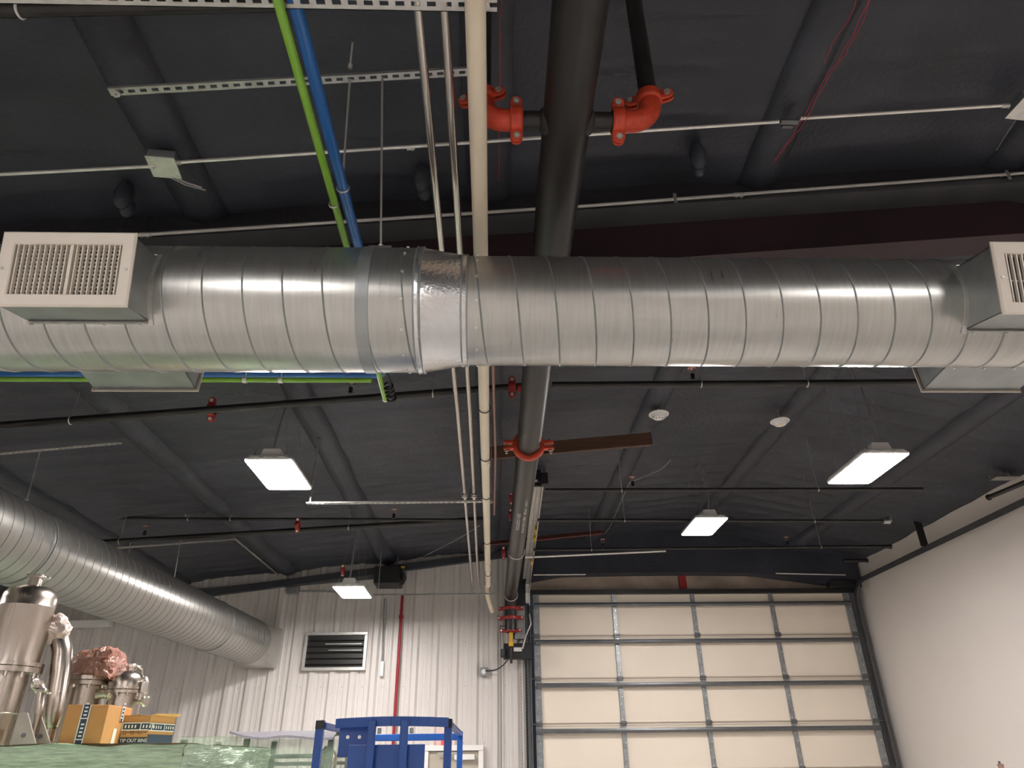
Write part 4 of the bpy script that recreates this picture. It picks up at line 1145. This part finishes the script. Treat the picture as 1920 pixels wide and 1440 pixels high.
# ================================================================== STAINLESS VESSELS
def clampfit(c, axis, r, par, name='clamp'):
    c = V(c); axis = V(axis).normalized()
    s = axis.orthogonal().normalized()
    MB().cyl(c - axis * .012, c + axis * .012, r * 1.35, 18).cyl(c - axis * .006, c + axis * .006, r * 1.5, 18).cyl(c + s * r * 1.3, c + s * r * 2.1, r * .18, 8).box(c + s * r * 2.0, (r * .35, r * .35, r * .5)).cyl(c - s * r * 1.3, c - s * r * 1.7, r * .25, 8).build(name, 'stainless', par, bevel=.002)
YV = 5.15
def vz(py): return PY(60, py, YV).z
vc = PY(57, 1200, YV); vx = (PY(5, 1150, YV).x + PY(107, 1150, YV).x) / 2 - .03
v1 = thing('steel_vessel', 'tallest stainless steel filter vessel at the left picture edge', 'vessel', (vx, YV, zg))
rv = .172
z = dict(top=vz(1092), neck=vz(1105), dome=vz(1128), seam=vz(1139), fl=vz(1243), flb=vz(1263), base=zg)
MB().lathe((vx, YV, 0), [(rv, z['fl']), (rv, z['seam'] - .004), (rv + .002, z['seam']), (rv, z['seam'] + .004), (rv, z['dome'] + .01), (rv * .97, z['dome'] + .045), (rv * .86, z['dome'] + .075), (rv * .6, z['dome'] + .098), (.045, z['dome'] + .108)], n=48).build('upper_shell', 'stain_dark', v1, sharp=40)
MB().lathe((vx, YV, 0), [(.042, z['dome'] + .10), (.042, z['dome'] + .165), (.052, z['dome'] + .17), (.052, z['dome'] + .18)], n=24).build('nozzle', 'stain_dark', v1)
clampfit((vx, YV, z['dome'] + .175), (0, 0, 1), .04, v1)
MB().lathe((vx, YV, 0), [(rv, z['flb']), (rv + .035, z['flb'] + .002), (rv + .035, z['flb'] + .034), (rv + .028, z['flb'] + .037), (rv + .035, z['flb'] + .040), (rv + .035, z['fl'] - .002), (rv, z['fl'])], n=48).build('flange', 'stain_dark', v1)
MB().lathe((vx, YV, 0), [(rv - .035, zg), (rv - .035, z['flb'] - .25), (rv - .03, z['flb'] - .245), (rv - .035, z['flb'] - .24), (rv - .035, z['flb'])], n=40).build('lower_shell', 'stain_dark', v1)
fb_ = MB()
for k in range(12):
    a = 2 * math.pi * k / 12; p = V((vx + (rv + .012) * math.cos(a), YV + (rv + .012) * math.sin(a), 0))
    fb_.cyl(p + V((0, 0, z['flb'] - .03)), p + V((0, 0, z['flb'] + .002)), .012, 6).mark()
fb_.build('flange_bolt', 'stainless', v1)
for (pa1, pa2, pa3, pa4, yy) in (((36, 1336), (51, 1336), (70, 1392), (24, 1392), YV - .19), ((64, 1340), (76, 1340), (98, 1392), (70, 1392), YV - .10)):
    b = MB(); q_ = [PY(*c_, yy) for c_ in (pa1, pa2, pa3, pa4)]
    for c_ in q_[2:]: c_.z = zg
    b.prism(q_, V((0, .012, 0)))
    b.build('support_leg', 'plate', v1)
    h_ = sum(q_, V((0, 0, 0))) / 4 + V((.01, -.002, -.035))
    MB().cyl(h_ - V((0, .002, 0)), h_ + V((0, .004, 0)), .014, 12).build('leg_hole', 'strut_dark', v1)
MB().cyl((vx - .07, YV - .155, zg + .34), (vx - .07, YV - .16, zg + .34), .03, 20).build('round_label', 'blue', v1, label='small round blue and white label')
MB().box((vx - .065, YV - .16, zg + .24), (.08, .006, .07)).build('paper_label', 'white', v1, label='white paper label')
# side pipe with bend next to it
sp = thing('bent_steel_pipe', 'bent stainless pipe standing right of the tallest vessel', 'pipe', (vx + .27, YV + .12, zg))
px0, py0 = vx + .30, YV + .15
zz = lambda p: PY(120, p, YV + .15).z
def pp_(px, py, yy=YV + .15): return PY(px, py, yy)
MB().tube([pp_(97, 1190), pp_(104, 1189), pp_(113, 1200), pp_(117, 1222), pp_(114, 1255), pp_(106, 1310), pp_(102, 1335), pp_(99, 1356), pp_(98, 1366)], [.066, .066, .066, .066, .066, .064, .062, .05, .038], 28).build('pipe', 'stain_dark', sp, sharp=60)
fb0 = pp_(97, 1366)
MB().lathe((fb0.x, fb0.y, 0), [(.055, zg), (.055, zg + .03), (.04, zg + .035), (.04, fb0.z)], n=24).build('foot_flange', 'stain_dark', sp)
fbag = MB()
for k in range(3): fbag.ball(pp_(104 + 8 * k, 1183 - 5 * (k % 2)) + V((0, -.03, 0)), .078 - .008 * k, 14, 1.25)
for v in fbag.v: v += V((mn.noise(v * 26), mn.noise(v * 26 + V((5, 0, 0))), mn.noise(v * 26 + V((0, 5, 0))))) * .030
fbag.build('plastic_wrap', 'film_white', sp, sharp=10)
tp_ = thing('valve_pipe', 'thin stainless pipe with clamp valve between the tallest vessel and the bent pipe', 'pipe', (vx + .16, YV - .1, zg))
yv_ = YV - .12
k_ = [PY(px, py, yv_) for px, py in ((66, 1283), (75, 1287), (78, 1296), (74, 1330), (70, 1348))]
MB().tube(k_ + [V((k_[-1].x, yv_, zg))], [.028, .028, .028, .028, .021, .021], 18).build('pipe', 'stain_dark', tp_, sharp=60)
clampfit(k_[2], (0, .3, 1), .028, tp_); clampfit(k_[0], (1, 0, .3), .026, tp_)
MB().box(k_[1] + V((0, -.03, .02)), (.05, .03, .03)).build('clamp_nut', 'stainless', tp_, bevel=.004)
# second vessel, wrapped
Y2 = 5.75
def z2(py): return PY(160, py, Y2).z
v2x = PY(157, 1300, Y2).x
v2 = thing('steel_vessel', 'stainless vessel with a film-wrapped bundle on top behind the large carton', 'vessel', (v2x, Y2, zg))
MB().lathe((v2x, Y2, 0), [(.145, zg), (.145, z2(1288))], n=40).build('shell', 'stain_dark', v2)
MB().lathe((v2x, Y2, 0), [(.145, z2(1288)), (.178, z2(1286)), (.178, z2(1279)), (.172, z2(1278)), (.178, z2(1277)), (.178, z2(1270)), (.12, z2(1269))], n=40).build('flange', 'stain_dark', v2)
fb_ = MB()
for k in range(10):
    a = 2 * math.pi * k / 10 + .3; p = V((v2x + .16 * math.cos(a), Y2 + .16 * math.sin(a), 0)); fb_.cyl(p + V((0, 0, z2(1292))), p + V((0, 0, z2(1286))), .011, 6).mark()
fb_.build('flange_bolt', 'stainless', v2)
w_ = MB()
wa = [PY(px, py, Y2 - .12) for px, py in ((128, 1270), (131, 1236), (145, 1222), (172, 1218), (190, 1213), (206, 1214), (217, 1222), (214, 1250), (206, 1273), (170, 1272))]
cen = sum(wa, V((0, 0, 0))) / len(wa)
rings = [(-.035, .35), (-.03, .7), (-.02, .86), (.0, .97), (.04, 1.03), (.09, 1.04), (.14, 1.03), (.20, .98), (.25, .75)]
for dy, s_ in rings:
    for i in range(len(wa)):
        for t in (0, .2, .4, .6, .8):
            p = wa[i].lerp(wa[(i + 1) % len(wa)], t); q = cen + (p - cen) * s_; q.y += dy
            w_.v.append(q + V((mn.noise(q * 34), mn.noise(q * 34 + V((3, 3, 3))), mn.noise(q * 40 + V((9, 0, 0))))) * .022)
N = 5 * len(wa)
for i in range(len(rings) - 1):
    for k in range(N): w_.f.append((i * N + k, i * N + (k + 1) % N, (i + 1) * N + (k + 1) % N, (i + 1) * N + k))
w_.f.append(tuple(range(N))); w_.f.append(tuple((len(rings) - 1) * N + k for k in range(N))[::-1])
w_.build('wrapped_bundle', 'film_pink', v2, sharp=12, label='brownish bundle wrapped in shiny film')
nz = PY(200, 1300, Y2 - .1)
MB().cyl((v2x + .13, Y2 - .05, nz.z), (nz.x + .05, Y2 - .08, nz.z), .035, 18).build('side_nozzle', 'stain_dark', v2)
clampfit((nz.x + .03, Y2 - .07, nz.z), (1, -.2, 0), .035, v2)
# third vessel
Y3 = 5.75
def z3(py): return PY(240, py, Y3).z
v3x = PY(236, 1300, Y3).x
v3 = thing('steel_vessel', 'domed stainless vessel behind the small open carton', 'vessel', (v3x, Y3, zg))
MB().lathe((v3x, Y3, 0), [(.115, zg), (.115, z3(1302))], n=40).build('shell', 'stain_dark', v3)
zd = z3(1290)
MB().lathe((v3x, Y3, 0), [(.138, zd - .005), (.138, zd + .03), (.132, zd + .065), (.112, zd + .095), (.08, zd + .112), (.03, zd + .12)], n=40).build('dome', 'stain_dark', v3, sharp=50)
MB().lathe((v3x, Y3, 0), [(.115, z3(1302)), (.15, z3(1301)), (.15, z3(1296)), (.145, z3(1295)), (.15, z3(1294)), (.15, zd), (.13, zd)], n=40).build('flange', 'stain_dark', v3)
fb_ = MB()
for k in range(12):
    a = 2 * math.pi * k / 12; p = V((v3x + .135 * math.cos(a), Y3 + .135 * math.sin(a), 0)); fb_.cyl(p + V((0, 0, z3(1306))), p + V((0, 0, z3(1301))), .009, 6).mark()
fb_.build('flange_bolt', 'stainless', v3)
MB().lathe((v3x, Y3, 0), [(.028, zd + .115), (.028, zd + .15), (.036, zd + .152), (.036, zd + .16)], n=18).build('nozzle', 'stain_dark', v3)
clampfit((v3x, Y3, zd + .155), (0, 0, 1), .03, v3)
MB().tube([V((v3x + .05, Y3 - .06, zd + .10)), V((v3x + .08, Y3 - .08, zd + .14)), V((v3x + .11, Y3 - .06, zd + .12)), V((v3x + .125, Y3 - .05, zd + .07))], .007, 10).build('handle', 'stainless', v3)
MB().box((v3x + .155, Y3 - .06, zd + .0), (.035, .05, .09)).build('hinge_lug', 'stainless', v3, bevel=.005)
vz3 = z3(1317)
MB().cyl((v3x + .1, Y3 - .05, vz3), (v3x + .20, Y3 - .08, vz3), .018, 14).cyl((v3x + .145, Y3 - .065, vz3 + .01), (v3x + .145, Y3 - .065, vz3 + .055), .022, 14).build('side_nozzle', 'stain_dark', v3)
clampfit((v3x + .19, Y3 - .078, vz3), (1, -.25, 0), .024, v3)

# ================================================================== CARTONS
def carton(corners_bl, corners_br, ytop, depth, rz, name, label, open_=False):
    """corner columns from pixels at a known distance: front-left, front-right"""
    a, b = corners_bl, corners_br
    return a, b
YC = 4.95
a, b = PY(107, 1391, YC), PY(187, 1395, YC + .04)
hbx = PY(120, 1325, YC).z - zg
ux = (b - a); ux.z = 0; wbx = ux.length; ux.normalize(); uy = V((-ux.y, ux.x, 0))
rotm = Matrix((ux, uy, V((0, 0, 1)))).transposed()
# turned so that the right side shows
ang = math.radians(14); Rb = Matrix.Rotation(ang, 3, 'Z')
o0 = V((b.x, b.y, zg + .012))      # front-right bottom corner
fx, fy = Matrix.Rotation(math.radians(8), 3, 'Z') @ V((1, 0, 0)), Matrix.Rotation(math.radians(8), 3, 'Z') @ V((0, 1, 0))
fy = (V((PY(228, 1391, 5.30).x, 5.30, 0)) - V((b.x, b.y, 0))).normalized(); fx = V((fy.y, -fy.x, 0)); 
if fx.x < 0: fx = -fx
fx = V((1, .10, 0)).normalized()
dep = .36
c1 = thing('carton', 'large brown cardboard carton with black and white tape on the wrapped load', 'box', o0)
bx = MB(); P4 = [o0 - fx * wbx, o0, o0 + fy * dep, o0 - fx * wbx + fy * dep]
bx.prism(P4, V((0, 0, hbx))); bx.build('body', 'card', c1, bevel=.003)
def tape(par, base, along, up, w, L, out, name='tape'):
    """tape strip: navy band with white edges and blocks"""
    t = MB(); e = out * .0015
    t.prism([base + e - along * w / 2, base + e + along * w / 2, base + e + along * w / 2 + up * L, base + e - along * w / 2 + up * L], out * .001)
    tb = t.build(name, 'navy', par)
    k = MB()
    for s_ in (-1, 1): k.prism([base + e * 2.2 + along * (s_ * w / 2 - .003), base + e * 2.2 + along * (s_ * w / 2 + .003), base + e * 2.2 + along * (s_ * w / 2 + .003) + up * L, base + e * 2.2 + along * (s_ * w / 2 - .003) + up * L], out * .0006)
    x = .02
    while x < L - .02:
        k.prism([base + e * 2.2 - along * w / 2 + up * x, base + e * 2.2 + along * w / 2 + up * x, base + e * 2.2 + along * w / 2 + up * (x + .006), base + e * 2.2 - along * w / 2 + up * (x + .006)], out * .0006)
        for q in range(4):
            k.prism([base + e * 2.2 + along * dx + up * (x + .018 + q * .022) for dx in (-w * .22, w * .22)] + [base + e * 2.2 + along * dx + up * (x + .027 + q * .022) for dx in (w * .22, -w * .22)], out * .0006)
        x += .12
    k.build('tape_print', 'white', tb)
zz_ = V((0, 0, 1))
nf = V((fx.y, -fx.x, 0)); ns_ = V((fy.y, -fy.x, 0))
if ns_.x < 0: ns_ = -ns_
tape(c1, o0 - fx * wbx * .52, fx, zz_, .045, hbx, nf)
tape(c1, o0 + fy * dep * .62 + zz_ * (hbx - .09), fy, zz_, .035, .09, ns_)
MB().prism([o0 + fy * .14 + ns_ * .002, o0 + fy * .19 + ns_ * .002, o0 + fy * .19 + ns_ * .002 + zz_ * .09, o0 + fy * .14 + ns_ * .002 + zz_ * .09], ns_ * .001).build('clear_tape', 'white_paint', c1)
# small open carton
YC3 = 5.25
a, b = PY(216, 1394, YC3), PY(272, 1398, YC3)
hb3 = PY(240, 1346, YC3).z - zg
c2 = thing('carton', 'small open cardboard carton printed TIP OUT BINS beside the large carton', 'box', V((b.x, YC3, zg)))
o3 = V((b.x, YC3, zg + .012)); w3 = b.x - a.x; f3 = V((1, -.03, 0)).normalized(); g3 = V((.30, .95, 0)).normalized(); d3 = .24
bx = MB(); th = .004
Q = [o3 - f3 * w3, o3, o3 + g3 * d3, o3 - f3 * w3 + g3 * d3]
for i in range(4):
    p, q = Q[i], Q[(i + 1) % 4]; nrm = V(((q - p).y, -(q - p).x, 0)).normalized()
    bx.prism([p, q, q + zz_ * hb3, p + zz_ * hb3], -nrm * th)
bx.prism(Q, zz_ * th); bx.build('body', 'card', c2)
flp = MB()
flp.prism([Q[1] + zz_ * hb3, Q[2] + zz_ * hb3, Q[2] + zz_ * (hb3 + .018) + V((.03, 0, 0)), Q[1] + zz_ * (hb3 + .008) + V((.03, 0, 0))], zz_ * .004)
flp.prism([Q[2] + zz_ * hb3, Q[3] + zz_ * hb3, Q[3] + zz_ * (hb3 + .006) + V((0, .05, 0)), Q[2] + zz_ * (hb3 + .010) + V((.01, .05, 0))], zz_ * .004)
flp.prism([Q[3] + zz_ * hb3, Q[0] + zz_ * hb3, Q[0] + zz_ * (hb3 + .003) + f3 * .12, Q[3] + zz_ * (hb3 + .003) + f3 * .12], zz_ * .004)
flp.build('flaps', 'card', c2)
n3 = V((f3.y, -f3.x, 0)); m3 = V((g3.y, -g3.x, 0))
tape(c2, o3 - f3 * w3 + zz_ * (hb3 * .62), zz_, f3, .042, w3, n3)
tape(c2, o3 + zz_ * (hb3 * .60), zz_, g3, .042, d3, m3)
pr = MB().prism([o3 - f3 * w3 + n3 * .001, o3 + n3 * .001, o3 + n3 * .001 + zz_ * hb3 * .24, o3 - f3 * w3 + n3 * .001 + zz_ * hb3 * .24], n3 * .0008)
pr.prism([o3 + m3 * .001, o3 + g3 * d3 + m3 * .001, o3 + g3 * d3 + m3 * .001 + zz_ * hb3 * .34, o3 + m3 * .001 + zz_ * hb3 * .34], m3 * .0008)
pr.build('printed_band', 'navy', c2)
mt = Matrix.Translation(o3 - f3 * (w3 * .43) + n3 * .003 + zz_ * hb3 * .12) @ Matrix((f3, zz_, n3)).transposed().to_4x4()
text_mesh('TIP OUT BINS', .030, 'white', 'lettering', c2, mt)
ck = MB()
for k in range(3):
    p = o3 - f3 * (w3 * (.78 - k * .26)) + n3 * .0015 + zz_ * hb3 * .40
    ck.ringbox(p, f3, zz_, .011, .008, .008, .005, n3 * .0006); ck.prism([p + f3 * .016, p + f3 * .045, p + f3 * .045 + zz_ * .004, p + f3 * .016 + zz_ * .004], n3 * .0006)
ck.build('printed_checkboxes', 'navy', c2)

# small fitting on the right wall at the bottom edge
p = PX(1875, 1432, XW - .35)
tg = thing('wall_fitting', 'small brown fitting poking up at the bottom right in front of the white wall', 'fitting', (p.x, p.y, p.z - .12))
MB().cyl((p.x, p.y, p.z - .10), (p.x, p.y, p.z + .0), .028, 14).cyl((p.x, p.y, p.z - .02), (p.x, p.y, p.z - .008), .034, 14).build('body', 'copper', tg)
MB().cyl((p.x - .004, p.y, p.z), (p.x - .004, p.y, p.z + .025), .012, 10).build('stem', 'strut_dark', tg)
MB().cyl((p.x, p.y, 0), (p.x, p.y, p.z - .10), .02, 12).build('stand_pipe', 'strut_dark', tg)
# black flat pipe at the very top left, with a white strap
a, b = PZ(-80, 22, 4.35), PZ(560, 8, 4.42)
tb = thing('black_pipe', 'black pipe with a white strap just below the top strut at upper left', 'pipe', a)
MB().tube([a, b], .028, 16).build('pipe', 'black_pipe', tb)
c = a.lerp(b, (36 + 80) / 640); dirn = (b - a).normalized(); e1 = dirn.cross(V((0, 0, 1))).normalized(); e2 = e1.cross(dirn)
MB().tube([c + (e1 * math.cos(q) + e2 * math.sin(q)) * .031 for q in [2 * math.pi * k / 20 for k in range(20)]], .005, 6, closed=True).build('strap', 'white_metal', tb, label='white strap')

for o in ALL:
    if '_og' in o: del o['_og']
